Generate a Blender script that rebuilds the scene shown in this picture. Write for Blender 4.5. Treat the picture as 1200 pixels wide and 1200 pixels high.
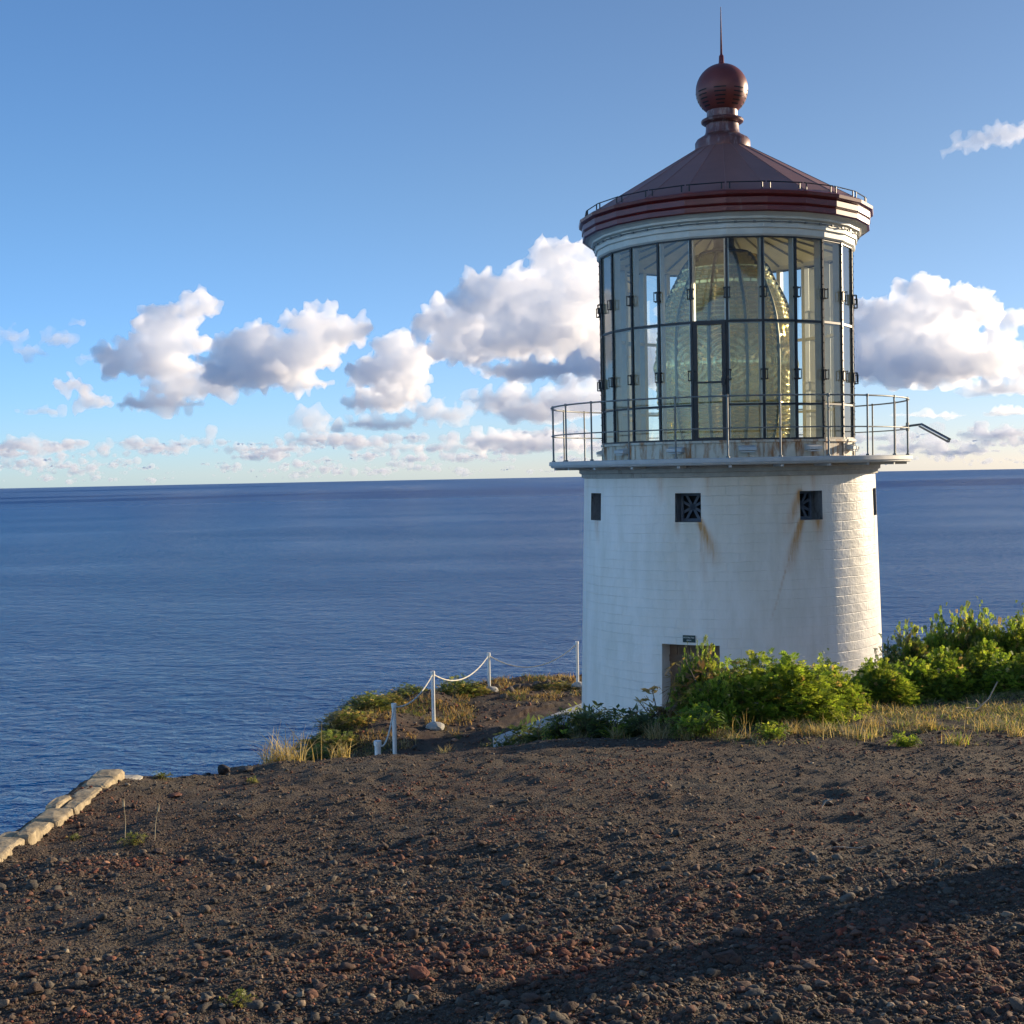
import bpy, math, random
import numpy as np
from mathutils import Vector, Matrix, noise as mnoise

PI = math.pi
C = bpy.context.scene.collection
sc = bpy.context.scene
for o in list(bpy.data.objects):
    bpy.data.objects.remove(o)

# ------------------------------------------------------------------ camera
F = 1550.0                                   # focal length in photo pixels (1200 wide)
PITCH, ROLL = math.radians(-1.83), math.radians(1.098)
_f = Vector((0, math.cos(PITCH), math.sin(PITCH)))
_u0 = Vector((0, -math.sin(PITCH), math.cos(PITCH)))
_r0 = Vector((1, 0, 0))
_r = _r0*math.cos(ROLL) - _u0*math.sin(ROLL)
_u = _u0*math.cos(ROLL) + _r0*math.sin(ROLL)
cam_d = bpy.data.cameras.new('camera')
cam = bpy.data.objects.new('camera', cam_d)
C.objects.link(cam)
cam.matrix_world = Matrix(((_r.x, _u.x, -_f.x, 0), (_r.y, _u.y, -_f.y, 0), (_r.z, _u.z, -_f.z, 0), (0, 0, 0, 1)))
cam_d.sensor_width = 36
cam_d.lens = 36*F/1200
cam_d.clip_start = 0.1
cam_d.clip_end = 200000
sc.camera = cam

def ray(px, py):
    return _f + _r*((px-600)/F) + _u*((600-py)/F)

def azel(px, py):
    d = ray(px, py).normalized()
    return math.degrees(math.atan2(d.x, d.y)), math.degrees(math.asin(d.z))

# ------------------------------------------------------------------ light
SUN_AZ, SUN_EL = 58.0, 11.0                  # azimuth to the right of +Y, elevation
sc.view_settings.view_transform = 'Standard'
sc.view_settings.look = 'None'
sc.view_settings.gamma = 1
sc.view_settings.use_curve_mapping = False
sc.view_settings.exposure = 1.02
sun_d = bpy.data.lights.new('sun', 'SUN')
sun_d.energy = 4.0
sun_d.angle = math.radians(0.5)
sun_d.color = (1.0, 0.80, 0.55)
sun = bpy.data.objects.new('sun', sun_d)
C.objects.link(sun)
sdir = Vector((math.sin(math.radians(SUN_AZ))*math.cos(math.radians(SUN_EL)),
               math.cos(math.radians(SUN_AZ))*math.cos(math.radians(SUN_EL)), math.sin(math.radians(SUN_EL))))
sun.rotation_euler = sdir.to_track_quat('Z', 'Y').to_euler()

sc.cycles.max_bounces = 32
sc.cycles.transmission_bounces = 12
sc.cycles.transparent_max_bounces = 24
sc.cycles.diffuse_bounces = 3
sc.cycles.glossy_bounces = 5
sc.cycles.use_denoising = True
sc.cycles.volume_bounces = 24
sc.cycles.sample_clamp_indirect = 6

# node helper --------------------------------------------------------
class NT:
    def __init__(s, tree):
        s.t = tree
    def n(s, typ, **kw):
        nd = s.t.nodes.new(typ)
        for k, v in kw.items():
            setattr(nd, k, v)
        return nd
    def l(s, a, b):
        s.t.links.new(a, b)
    def put(s, sock, v):
        if hasattr(v, 'is_output') or isinstance(v, bpy.types.NodeSocket):
            s.t.links.new(v, sock)
        elif v is not None:
            if isinstance(v, (tuple, list)) and hasattr(sock, 'default_value') and sock.type == 'RGBA' and len(v) == 3:
                v = (*v, 1)
            sock.default_value = v
    def m(s, op, a, b=None, c=None, clamp=False):
        nd = s.t.nodes.new('ShaderNodeMath'); nd.operation = op; nd.use_clamp = clamp
        s.put(nd.inputs[0], a)
        if b is not None: s.put(nd.inputs[1], b)
        if c is not None: s.put(nd.inputs[2], c)
        return nd.outputs[0]
    def vm(s, op, a, b=None, c=None):
        nd = s.t.nodes.new('ShaderNodeVectorMath'); nd.operation = op
        s.put(nd.inputs[0], a)
        if b is not None: s.put(nd.inputs[1], b)
        if c is not None: s.put(nd.inputs[2], c)
        return nd.outputs['Value'] if op in ('LENGTH', 'DOT_PRODUCT', 'DISTANCE') else nd.outputs[0]
    def mix(s, f, a, b, blend='MIX'):
        nd = s.t.nodes.new('ShaderNodeMix'); nd.data_type = 'RGBA'; nd.blend_type = blend
        s.put(nd.inputs[0], f); s.put(nd.inputs[6], a); s.put(nd.inputs[7], b)
        return nd.outputs[2]
    def mr(s, v, a, b, c=0.0, d=1.0, smooth=False):
        nd = s.t.nodes.new('ShaderNodeMapRange')
        if smooth: nd.interpolation_type = 'SMOOTHSTEP'
        s.put(nd.inputs[0], v)
        for i, x in enumerate((a, b, c, d)): s.put(nd.inputs[i+1], x)
        return nd.outputs[0]
    def noise(s, vec, scale, detail=4, rough=.5, dist=0, col=False, dim='3D'):
        nd = s.t.nodes.new('ShaderNodeTexNoise'); nd.noise_dimensions = dim
        if vec is not None: s.put(nd.inputs['Vector'], vec)
        s.put(nd.inputs['Scale'], scale); s.put(nd.inputs['Detail'], detail)
        s.put(nd.inputs['Roughness'], rough); s.put(nd.inputs['Distortion'], dist)
        return nd.outputs[1 if col else 0]
    def vor(s, vec, scale, feature='F1', smooth=None, out='Distance', rnd=1.0):
        nd = s.t.nodes.new('ShaderNodeTexVoronoi'); nd.feature = feature
        if vec is not None: s.put(nd.inputs['Vector'], vec)
        s.put(nd.inputs['Scale'], scale)
        if smooth is not None and feature == 'SMOOTH_F1': s.put(nd.inputs['Smoothness'], smooth)
        s.put(nd.inputs['Randomness'], rnd)
        return nd.outputs[out]
    def bump(s, h, strength=1.0, dist=0.01, normal=None):
        nd = s.t.nodes.new('ShaderNodeBump')
        s.put(nd.inputs['Strength'], strength); s.put(nd.inputs['Distance'], dist); s.put(nd.inputs['Height'], h)
        if normal is not None: s.put(nd.inputs['Normal'], normal)
        return nd.outputs[0]

# ------------------------------------------------------------------ world: sky with cumulus
world = bpy.data.worlds.new('World'); sc.world = world
world.use_nodes = True
wt = world.node_tree; wt.nodes.clear()
W = NT(wt)
SKY_STRENGTH = 0.135

sky = W.n('ShaderNodeTexSky', sky_type='NISHITA', sun_disc=False)
sky.sun_elevation = math.radians(SUN_EL)
sky.sun_rotation = math.radians(SUN_AZ)
sky.altitude = 1500; sky.air_density = 1.0; sky.dust_density = .2; sky.ozone_density = 4.0
skc = sky.outputs[0]
tc = W.n('ShaderNodeTexCoord')
sepw = W.n('ShaderNodeSeparateXYZ'); W.l(W.vm('NORMALIZE', tc.outputs['Generated']), sepw.inputs[0])
el = W.m('MULTIPLY', W.m('ARCSINE', sepw.outputs[2]), 180/PI)
out = W.mix(W.mr(el, 13, 0, 0, 1, True), skc, W.mix(1.0, skc, (.80, .93, 1.22), 'MULTIPLY'))
sund = W.vm('DOT_PRODUCT', W.vm('NORMALIZE', tc.outputs['Generated']), tuple(sdir))
tint = W.mix(W.mr(sund, .15, .80, 0, 1, True), (.76, .77, .80), (.72, .56, .50))
tint = W.mix(W.mr(sund, .15, -.55, 0, 1, True), tint, (1.10, 1.04, 1.0))
out = W.mix(1.0, out, tint, 'MULTIPLY')
bg = W.n('ShaderNodeBackground'); W.l(out, bg.inputs[0]); bg.inputs[1].default_value = SKY_STRENGTH
wo = W.n('ShaderNodeOutputWorld'); W.l(bg.outputs[0], wo.inputs[0])
# ------------------------------------------------------------------ clouds: closed bodies of real vapour far out over the sea
def fbm3(co, scale, octaves=4, seed=0.0, rough=.5):
    out = np.empty(len(co))
    for i, c in enumerate(co):
        v = Vector((c[0]*scale+seed, c[1]*scale+seed*.7, c[2]*scale-seed))
        s, a, t = 0.0, 1.0, 0.0
        for k in range(octaves):
            s += a*mnoise.noise(v); t += a
            v = v*2.03; a *= rough
        out[i] = s/t
    return out

def ico(sub):
    import bmesh
    bm = bmesh.new(); bmesh.ops.create_icosphere(bm, subdivisions=sub, radius=1)
    v = np.array([x.co[:] for x in bm.verts]); f = np.array([[q.index for q in p.verts] for p in bm.faces]); bm.free()
    return v, f
ICO1, ICO2, ICO3 = ico(1), ico(2), ico(3)

def raw_mesh(name, V, Fa, smooth=False):
    me = bpy.data.meshes.new(name)
    V = np.asarray(V, dtype=np.float32); Fa = np.asarray(Fa, dtype=np.int32)
    k = Fa.shape[1]
    me.vertices.add(len(V)); me.vertices.foreach_set('co', V.ravel())
    me.loops.add(Fa.size); me.loops.foreach_set('vertex_index', Fa.ravel())
    me.polygons.add(len(Fa)); me.polygons.foreach_set('loop_start', np.arange(0, Fa.size, k, dtype=np.int32))
    if smooth: me.polygons.foreach_set('use_smooth', np.ones(len(Fa), dtype=bool))
    me.update(calc_edges=True)
    return me

def volume_mat(name, dens, col=(1, 1, 1), aniso=.0):
    m = bpy.data.materials.new(name); m.use_nodes = True
    t = m.node_tree; t.nodes.clear(); N = NT(t)
    v = N.n('ShaderNodeVolumeScatter'); v.inputs['Color'].default_value = (*col, 1)
    v.inputs['Density'].default_value = dens; v.inputs['Anisotropy'].default_value = aniso
    o = N.n('ShaderNodeOutputMaterial'); N.l(v.outputs[0], o.inputs['Volume'])
    m.cycles.homogeneous_volume = True
    return m
vap = volume_mat('cloud_vapour', 1/115, aniso=.45)
vap_thin = volume_mat('thin_cloud_vapour', 1/260)

CLOUD_BASE = 560.0
def make_cloud(blobs, seed, D, mat, flat=None, puff=1.0, vox=None, grow=1.18, disp=1.05, feat=26):
    """blobs: (px, py, rx, ry) where the photo shows them; D: metres away."""
    rng = np.random.default_rng(seed)
    k = D/F
    cen = []
    for (x, y, rx, ry) in blobs:
        d = ray(x, y); c = np.array(d)*D/d.y
        c[1] += rng.uniform(-.5, .5)*rx*k
        cen.append((c, rx*k*grow, ry*k*grow))
    VV, FF, n = [], [], 0
    def add(c, r, tpl):
        nonlocal n
        V, Fa = tpl
        VV.append(V*np.array(r)+c); FF.append(Fa+n); n += len(V)
    for c, rx, rz in cen:
        add(c, (rx*.72, rx*.38, rz*.72), ICO3)
        for q in range(int(22*puff)):
            v = rng.normal(size=3); v /= np.linalg.norm(v)
            if v[2] < -.25: v[2] *= .3
            s = rng.uniform(.16, .46)*min(rx, rz*1.3)
            p = c+v*np.array((rx*.85, rx*.42, rz*.85))
            add(p, (s*1.1, s*1.1, s*.85), ICO2)
            for w_ in range(3):
                u = rng.normal(size=3); u /= np.linalg.norm(u)
                if u[2] < 0: u[2] *= .3
                add(p+u*s*.9, (s*.42,)*3, ICO2)
    me = raw_mesh('cloud', np.concatenate(VV), np.concatenate(FF))
    o = bpy.data.objects.new('cloud', me); C.objects.link(o)
    md = o.modifiers.new('r', 'REMESH'); md.mode = 'VOXEL'; md.voxel_size = vox or 2.6*k
    dg = bpy.context.evaluated_depsgraph_get()
    ev = o.evaluated_get(dg); m2 = bpy.data.meshes.new_from_object(ev)
    o.modifiers.clear(); o.data = m2; bpy.data.meshes.remove(me)
    nv = len(m2.vertices)
    co = np.empty(nv*3, np.float32); m2.vertices.foreach_get('co', co); co = co.reshape(-1, 3)
    no = np.empty(nv*3, np.float32); m2.vertices.foreach_get('normal', no); no = no.reshape(-1, 3)
    S = feat*k
    d1 = fbm3(co, 1/S, 5, seed*3.1, .62)
    co = co+no*(np.abs(d1)*2.0-.30)[:, None]*S*disp
    org = np.array(ray(blobs[0][0], blobs[0][1]))*D
    if flat is not None:
        fl = D*ray(600, flat).z/ray(600, flat).y
        low = co[:, 2] < fl
        co[low, 2] = fl+(co[low, 2]-fl)*.35
    ctr = co.mean(0)
    m2.vertices.foreach_set('co', (co-ctr).astype(np.float32).ravel()); m2.update()
    md = o.modifiers.new('r', 'REMESH'); md.mode = 'VOXEL'; md.voxel_size = vox or 2.4*k
    m3 = bpy.data.meshes.new_from_object(o.evaluated_get(bpy.context.evaluated_depsgraph_get()))
    o.modifiers.clear(); o.data = m3; bpy.data.meshes.remove(m2); m2 = m3
    o.location = ctr
    m2.materials.clear(); m2.materials.append(mat)
    m2.update()
    o['kind'] = 'structure'
    return o

vap_mid = volume_mat('soft_cloud_vapour', 1/260, aniso=.4)
vap_wisp = volume_mat('wispy_cloud_vapour', 1/420)
vap_streak = volume_mat('streaky_cloud_vapour', 1/300, aniso=.3)
CL = [  # blobs, distance, flat base (photo row), vapour
 ([(205,398,36,34),(228,360,20,18),(172,425,38,26),(215,450,42,22),(190,474,46,12)], 14000, 482, vap),
 ([(372,378,38,18),(400,392,30,20),(345,412,54,30),(300,438,54,26),(275,408,26,20),(350,448,36,14)], 12500, 466, vap),
 ([(455,440,40,30),(490,418,24,15),(450,470,44,16)], 15000, 486, vap),
 ([(512,484,30,16),(445,497,52,7)], 17000, 500, vap_mid),
 ([(368,490,17,15),(372,503,20,6)], 18000, 506, vap_mid),
 ([(600,350,56,30),(660,318,34,28),(672,350,40,30),(640,392,60,36),(600,400,44,26)], 10500, 440, vap),
 ([(545,375,50,26),(520,360,24,10),(560,408,48,24),(620,436,70,13),(700,400,40,56),(760,420,60,50)], 12500, 452, vap),
 ([(590,472,46,16),(640,482,70,18),(690,470,50,22)], 19000, 496, vap_mid),
 ([(1080,366,56,32),(1130,368,36,30),(1050,425,62,36),(1115,420,70,38),(1010,400,34,44)], 11500, 464, vap),
 ([(1185,372,28,12),(1180,430,46,22),(1165,400,26,20),(1170,458,60,12)], 14000, 472, vap_mid),
 ([(1095,490,34,7),(1185,484,34,9),(1060,488,20,4)], 20000, 496, vap_mid),
 ([(1160,510,44,8),(1070,524,40,7),(1120,532,60,6),(1015,514,30,7)], 26000, 540, vap_thin),
 ([(80,452,20,10)], 12000, 462, vap), ([(105,472,20,12)], 12500, 484, vap),
 ([(12,396,14,16),(30,412,22,7)], 11000, None, vap_thin), ([(62,398,18,9),(90,380,10,5)], 11000, None, vap_thin),
 ([(45,482,26,4)], 14000, None, vap_thin), ([(105,418,18,4),(140,410,16,3)], 12000, None, vap_wisp),
 ([(1168,163,34,9),(1195,152,24,11),(1138,170,26,6),(1112,178,16,3)], 9000, None, vap_streak),
 ([(225,520,20,9),(195,526,22,5)], 24000, 530, vap_mid), ([(20,524,30,7),(55,527,16,4)], 25000, 532, vap_mid),
 ([(122,524,16,5)], 25000, 530, vap_mid), ([(10,540,12,8)], 24000, 549, vap_mid),
 ([(600,516,60,10),(650,522,60,10),(560,524,36,8)], 24000, 532, vap_mid),
 ([(475,524,26,7),(450,528,24,4)], 24000, 533, vap_mid), ([(330,527,30,5)], 26000, 533, vap_thin),
 # beyond both edges of the photograph
 ([(-260,400,90,50),(-180,430,70,30)], 12000, 470, vap), ([(-520,380,120,60)], 12000, 450, vap),
 ([(1420,390,90,50),(1500,420,90,34)], 12000, 470, vap), ([(1800,360,120,60),(1700,420,90,30)], 12500, 460, vap),
]
for i, (b, D, fl, mt) in enumerate(CL):
    if mt is vap_streak: make_cloud(b, i+1, D, mt, fl, disp=1.5, feat=15, puff=1.6)
    else: make_cloud(b, i+1, D, mt, fl)
# unseen clouds added behind the camera as warm fill for the shaded tower
def fill_cloud(azd, eld, D, w, hgt_, seed):
    a, e = math.radians(azd), math.radians(eld)
    ctr = np.array((math.sin(a)*D, math.cos(a)*D, math.tan(e)*D))
    rng = np.random.default_rng(seed); VV, FF, n = [], [], 0
    side = np.array((math.cos(a), -math.sin(a), 0))
    for q in range(70):
        t, u = rng.uniform(-1, 1), rng.uniform(-.6, 1)
        s = rng.uniform(.18, .45)*hgt_
        p = side*t*w+np.array((0, 0, u*hgt_*(1-.5*abs(t))))+rng.normal(0, .12*w, 3)*(1, 1, .1)
        VV.append(ICO2[0]*(s*1.4, s*1.4, s)+p); FF.append(ICO2[1]+n); n += len(ICO2[0])
    me = raw_mesh('cloud', np.concatenate(VV), np.concatenate(FF)); o = bpy.data.objects.new('cloud', me); C.objects.link(o)
    md = o.modifiers.new('r', 'REMESH'); md.mode = 'VOXEL'; md.voxel_size = hgt_*.07
    m2 = bpy.data.meshes.new_from_object(o.evaluated_get(bpy.context.evaluated_depsgraph_get())); o.modifiers.clear(); o.data = m2
    m2.materials.clear(); m2.materials.append(vap_back); o.location = ctr; o['kind'] = 'structure'
vap_back = volume_mat('fill_cloud_vapour', 1/70, aniso=.0)
for i, (a_, e_, D_, w_, h_) in enumerate([(118, 11, 7000, 1300, 600), (145, 13, 6500, 1500, 800), (175, 15, 6000, 1500, 900), (205, 12, 7000, 1600, 800)]):
    fill_cloud(a_, e_, D_, w_, h_, 500+i)
# rows of small far cumulus low over the horizon, too many to count: one body
rng = np.random.default_rng(77)
VV, FF, n = [], [], 0
for q in range(430):
    px = rng.uniform(-250, 1450); hz = 561-19.2*(px-600)/1000
    t = rng.uniform(0, 1)**1.3
    py = hz-6-t*44
    D = 52000-t*24000
    k = D/F
    wx = rng.uniform(5, 26)*(.5+.9*t)
    c0 = np.array(ray(px, py)); c0 = c0*D/c0[1]
    for j in range(int(4+wx*.7)):
        s = rng.uniform(.15, .5)*wx*.42*k
        p = c0+np.array((rng.normal()*wx*.55*k, rng.normal()*wx*.5*k, abs(rng.normal())*s*.5))
        VV.append(ICO2[0]*(s*1.5, s*1.4, s*.62)+p); FF.append(ICO2[1]+n); n += len(ICO2[0])
me = raw_mesh('far_cloud_rows', np.concatenate(VV), np.concatenate(FF))
o = bpy.data.objects.new('far_cloud_rows', me); C.objects.link(o)
md = o.modifiers.new('r', 'REMESH'); md.mode = 'VOXEL'; md.voxel_size = 40
m2 = bpy.data.meshes.new_from_object(o.evaluated_get(bpy.context.evaluated_depsgraph_get())); o.modifiers.clear(); o.data = m2
co = np.empty(len(m2.vertices)*3, np.float32); m2.vertices.foreach_get('co', co); co = co.reshape(-1, 3)
no = np.empty(len(m2.vertices)*3, np.float32); m2.vertices.foreach_get('normal', no); no = no.reshape(-1, 3)
co = co+no*(np.abs(fbm3(co, 1/500, 3, 5.0))*2-.3)[:, None]*200
m2.vertices.foreach_set('co', co.astype(np.float32).ravel()); m2.update()
m2.materials.clear(); m2.materials.append(volume_mat('far_cloud_vapour', 1/330))
o['kind'] = 'structure'
print('clouds done', len(m2.vertices))
# ------------------------------------------------------------------ sea
def vnoise(x, y, seed=0):
    xi = np.floor(x).astype(np.int64); yi = np.floor(y).astype(np.int64)
    fx = x-xi; fy = y-yi
    fx = fx*fx*fx*(fx*(fx*6-15)+10); fy = fy*fy*fy*(fy*(fy*6-15)+10)
    def h(a, b):
        n = (a*374761393+b*668265263+seed*1442695041) & 0x7fffffff
        n = ((n ^ (n >> 13))*1274126177) & 0x7fffffff
        n = n ^ (n >> 16)
        return (n & 0xffff)/65535.0
    return (h(xi, yi)*(1-fx)+h(xi+1, yi)*fx)*(1-fy)+(h(xi, yi+1)*(1-fx)+h(xi+1, yi+1)*fx)*fy
def fbm2(x, y, oct=5, seed=0, rough=.5):
    s = 0; a = 1; t = 0
    for k in range(oct):
        s = s+a*(vnoise(x, y, seed+k*17)-.5); t += a
        x = x*2.03+13.7; y = y*2.03-7.1; a *= rough
    return s/t*2
def sstep(a, b, x):
    t = np.clip((x-a)/(b-a), 0, 1); return t*t*(3-2*t)

def new_mat(name):
    m = bpy.data.materials.new(name); m.use_nodes = True
    t = m.node_tree; t.nodes.clear(); N = NT(t)
    b = N.n('ShaderNodeBsdfPrincipled'); o = N.n('ShaderNodeOutputMaterial'); N.l(b.outputs[0], o.inputs[0])
    return m, N, b, o

SEA = -128.0
def build_sea():
    R = 6371000.0
    rr = np.concatenate([[0], np.geomspace(60, 80000, 150)])
    na = 192
    V = [(0, 0, SEA)]; Fa = []
    for r in rr[1:]:
        a = np.linspace(0, 2*PI, na, endpoint=False)
        V += list(zip(r*np.sin(a), r*np.cos(a), np.full(na, SEA-r*r/2/R)))
    me = bpy.data.meshes.new('sea')
    faces = [(0, 1+(i+1) % na, 1+i) for i in range(na)]
    for k in range(len(rr)-2):
        b0 = 1+k*na; b1 = b0+na
        faces += [(b0+i, b0+(i+1) % na, b1+(i+1) % na, b1+i) for i in range(na)]
    me.from_pydata(V, [], faces)
    me.polygons.foreach_set('use_smooth', [True]*len(faces))
    m, N, b, o = new_mat('sea_water')
    g = N.n('ShaderNodeNewGeometry'); pos = g.outputs['Position']
    dist = N.vm('LENGTH', pos)
    far = N.mr(dist, 500, 9000, 0, 1)
    # wind sea: long crests across the view, choppy ripples on top
    rot = N.n('ShaderNodeVectorRotate'); rot.rotation_type = 'Z_AXIS'; N.l(pos, rot.inputs[0]); rot.inputs['Angle'].default_value = math.radians(12)
    p1 = N.vm('MULTIPLY', rot.outputs[0], (.55, 1, 0))
    w1 = N.noise(p1, 1/26, 3, .55, .4)
    w2 = N.noise(N.vm('MULTIPLY', rot.outputs[0], (.7, 1, 0)), 1/7.0, 4, .6, .5)
    w3 = N.noise(pos, 1/1.6, 3, .6)
    gust = N.noise(N.vm('MULTIPLY', pos, (.5, 1, 0)), 1/420, 3, .55)
    amp = N.m('MULTIPLY_ADD', N.m('SUBTRACT', N.mr(gust, .35, .68, .6, 1.4), 1.0), N.mr(far, 0, 1, 1, .15), 1.0)
    h = N.m('ADD', N.m('MULTIPLY', w1, 6.5), N.m('ADD', N.m('MULTIPLY', w2, 3.4), N.m('MULTIPLY', w3, .38)))
    h = N.m('MULTIPLY', h, amp)
    bmp = N.bump(h, 1.0, 1.0)
    depth = N.noise(pos, 1/900, 2, .5)
    m.node_tree.nodes.remove(b)
    df = N.n('ShaderNodeBsdfDiffuse'); N.l(N.mix(depth, (.003, .070, .225), (.006, .088, .27)), df.inputs[0]); N.l(bmp, df.inputs['Normal'])
    gl = N.n('ShaderNodeBsdfGlossy'); N.put(gl.inputs['Roughness'], N.mr(far, 0, 1, .07, .36)); N.l(bmp, gl.inputs['Normal']); gl.inputs[0].default_value = (.86, .94, 1, 1)
    fr = N.n('ShaderNodeFresnel'); fr.inputs[0].default_value = 1.333; N.l(bmp, fr.inputs['Normal'])
    mx = N.n('ShaderNodeMixShader'); N.l(N.m('MULTIPLY', fr.outputs[0], .56), mx.inputs[0]); N.l(df.outputs[0], mx.inputs[1]); N.l(gl.outputs[0], mx.inputs[2])
    N.l(mx.outputs[0], o.inputs[0])
    me.materials.append(m)
    ob = bpy.data.objects.new('sea', me); C.objects.link(ob); ob['kind'] = 'structure'
build_sea()

# ------------------------------------------------------------------ terrain
TX, TY = 26.4*math.sin(math.radians(azel(852, 545.4)[0])), 26.4*math.cos(math.radians(azel(852, 545.4)[0]))
TERR = -5.22                                  # ground level of the terrace the tower stands on
EDGE = np.array([(-3.62, -40), (-3.60, 8), (-3.55, 11.2), (-2.9, 11.75), (-2.6, 12.6), (-3.3, 14.5), (-4.0, 18), (-4.1, 24), (-3.7, 28), (-3.05, 30), (-2.1, 31),
                 (-.8, 32.2), (.4, 32.9), (1.7, 33.6), (5, 34), (9, 32), (13, 28), (22, 26), (70, 30), (70, -40)], float)
def edge_dist(x, y):
    """signed: positive inside the headland"""
    d = np.full(x.shape, 1e9); ins = np.zeros(x.shape, bool)
    n = len(EDGE)
    for i in range(n):
        x0, y0 = EDGE[i]; x1, y1 = EDGE[(i+1) % n]
        dx, dy = x1-x0, y1-y0
        t = np.clip(((x-x0)*dx+(y-y0)*dy)/(dx*dx+dy*dy), 0, 1)
        d = np.minimum(d, np.hypot(x-x0-t*dx, y-y0-t*dy))
        c = ((y0 > y) != (y1 > y)) & (x < dx*(y-y0)/(dy if dy else 1e-9)+x0)
        ins ^= c
    return np.where(ins, d, -d)

def crest_y(x):
    return np.interp(x, [-4, -2, 0, 1.5, 2.6, 4, 5.5, 8, 14], [12.2, 12.4, 12.9, 13.6, 14.6, 16.0, 17.2, 18.4, 20])
def height(x, y, micro=True):
    x = np.asarray(x, float); y = np.asarray(y, float)
    hill = .05*sstep(1.2, 5.2, x)*sstep(8.5, 15, y)-np.interp(x, [-3.5, -3.1, -2.8, -2, -1.2, -.6, .3], [-.02, .05, .10, .08, .07, .05, 0])*sstep(5, 9.5, y)-.15*sstep(-2.6, -3.4, x)*sstep(11.0, 8.8, y)
    M = -1.6-.086*y+hill
    M = M+.05*fbm2(x/1.7, y/1.7, 3, 3)*sstep(2, 5, y)
    T = TERR+.10*fbm2(x/1.3, y/1.3, 4, 9)
    # banks at the seaward edge of the terrace
    T = T+.30*np.exp(-((x+2.9)/.8)**2-((y-27.2)/1.8)**2)+.24*np.exp(-((x+2.0)/.5)**2-((y-29.6)/.9)**2)
    T = np.where(np.hypot(x-TX, y-TY) < 4.6, np.minimum(T, TERR-.03), T)
    c = crest_y(x)
    k = sstep(0, 1, (y-c)/np.interp(x, [0, 5, 8], [4.5, 5.0, 6]))
    h = M*(1-k)+T*k
    if micro:
        h = h+.034*fbm2(x/.42, y/.42, 4, 21, .6)+.017*fbm2(x/.10, y/.10, 3, 33, .65)
        lump = vnoise(x/.22, y/.22, 51)
        h = h+.02*sstep(.70, 1, lump)*sstep(.35, .7, vnoise(x/1.4, y/1.4, 77))
    d = edge_dist(x, y)
    out = np.clip(-d, 0, None)
    h = h-out*(1.5+.5*vnoise(x/2, y/2, 5))-.25*sstep(0, .3, out)
    return np.maximum(h, SEA-3)

def hgt(x, y):
    return float(height(np.array([x]), np.array([y]))[0])
def ground_at(px, py, dmax=40):
    """where the sight line through a photo pixel meets the ground"""
    d = ray(px, py); ts = np.linspace(2.5, dmax, 1500)
    X, Y, Z = d.x/d.y*ts, ts, d.z/d.y*ts
    H = height(X, Y)
    i = np.argmax(Z < H)
    return (X[i], Y[i], H[i]) if (Z < H).any() else None

def spaced(parts):
    out = []
    for a, b, s in parts:
        out.append(np.arange(a, b, s))
    return np.concatenate(out)
def build_ground():
    xs = np.concatenate([-3.6-np.geomspace(.12, 160, 46)[::-1], spaced([(-3.6, 6.2, .042), (6.2, 12, .16)]), 12+np.geomspace(.3, 90, 26)])
    ys = np.concatenate([-np.geomspace(1, 60, 12)[::-1], spaced([(0, 3, .2), (3, 8, .034), (8, 14.5, .052), (14.5, 36, .12)]), 36+np.geomspace(.3, 180, 40)])
    X, Y = np.meshgrid(xs, ys)
    Z = height(X.ravel(), Y.ravel())
    V = np.stack([X.ravel(), Y.ravel(), Z], 1)
    nx, ny = len(xs), len(ys)
    idx = np.arange(nx*ny).reshape(ny, nx)
    Fa = np.stack([idx[:-1, :-1], idx[:-1, 1:], idx[1:, 1:], idx[1:, :-1]], -1).reshape(-1, 4)
    me = raw_mesh('ground', V, Fa, True)
    m, N, b, o = new_mat('volcanic_cinder_soil')
    g = N.n('ShaderNodeNewGeometry'); pos = g.outputs['Position']
    n1 = N.noise(pos, .8, 5, .6); n2 = N.noise(pos, 22, 5, .7); n3 = N.noise(pos, 120, 3, .7)
    c = N.mix(N.mr(n1, .38, .62), (.118, .094, .062), (.125, .080, .048))
    far = N.mr(N.n('ShaderNodeSeparateXYZ').inputs[0] and None, 0, 1) if False else None
    sp = N.n('ShaderNodeSeparateXYZ'); N.l(pos, sp.inputs[0])
    red = N.m('MULTIPLY', N.mr(sp.outputs[1], 20, 25), N.mr(N.noise(pos, 1.1, 4, .6), .4, .6))
    c = N.mix(red, c, (.11, .062, .040))
    c = N.mix(N.mr(n2, .35, .75), N.mix(.55, c, (.02, .018, .016)), N.mix(.25, c, (.16, .13, .10)))
    c = N.mix(N.mr(n3, .62, .8, 0, .5), c, (.17, .13, .10))
    cliff = N.mr(sp.outputs[2], -5.9, -8)
    c = N.mix(cliff, c, (.06, .045, .035))
    N.l(c, b.inputs['Base Color']); b.inputs['Roughness'].default_value = .92; b.inputs['Specular IOR Level'].default_value = .25
    v = N.vor(pos, 55, 'F1'); v2 = N.vor(pos, 140, 'F1')
    h = N.m('ADD', N.m('MULTIPLY', v, -.010), N.m('ADD', N.m('MULTIPLY', v2, -.004), N.m('MULTIPLY', n2, .012)))
    N.l(N.bump(h, 1.0, 1.0), b.inputs['Normal'])
    me.materials.append(m)
    ob = bpy.data.objects.new('ground', me); C.objects.link(ob); ob['kind'] = 'structure'
build_ground()

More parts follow.
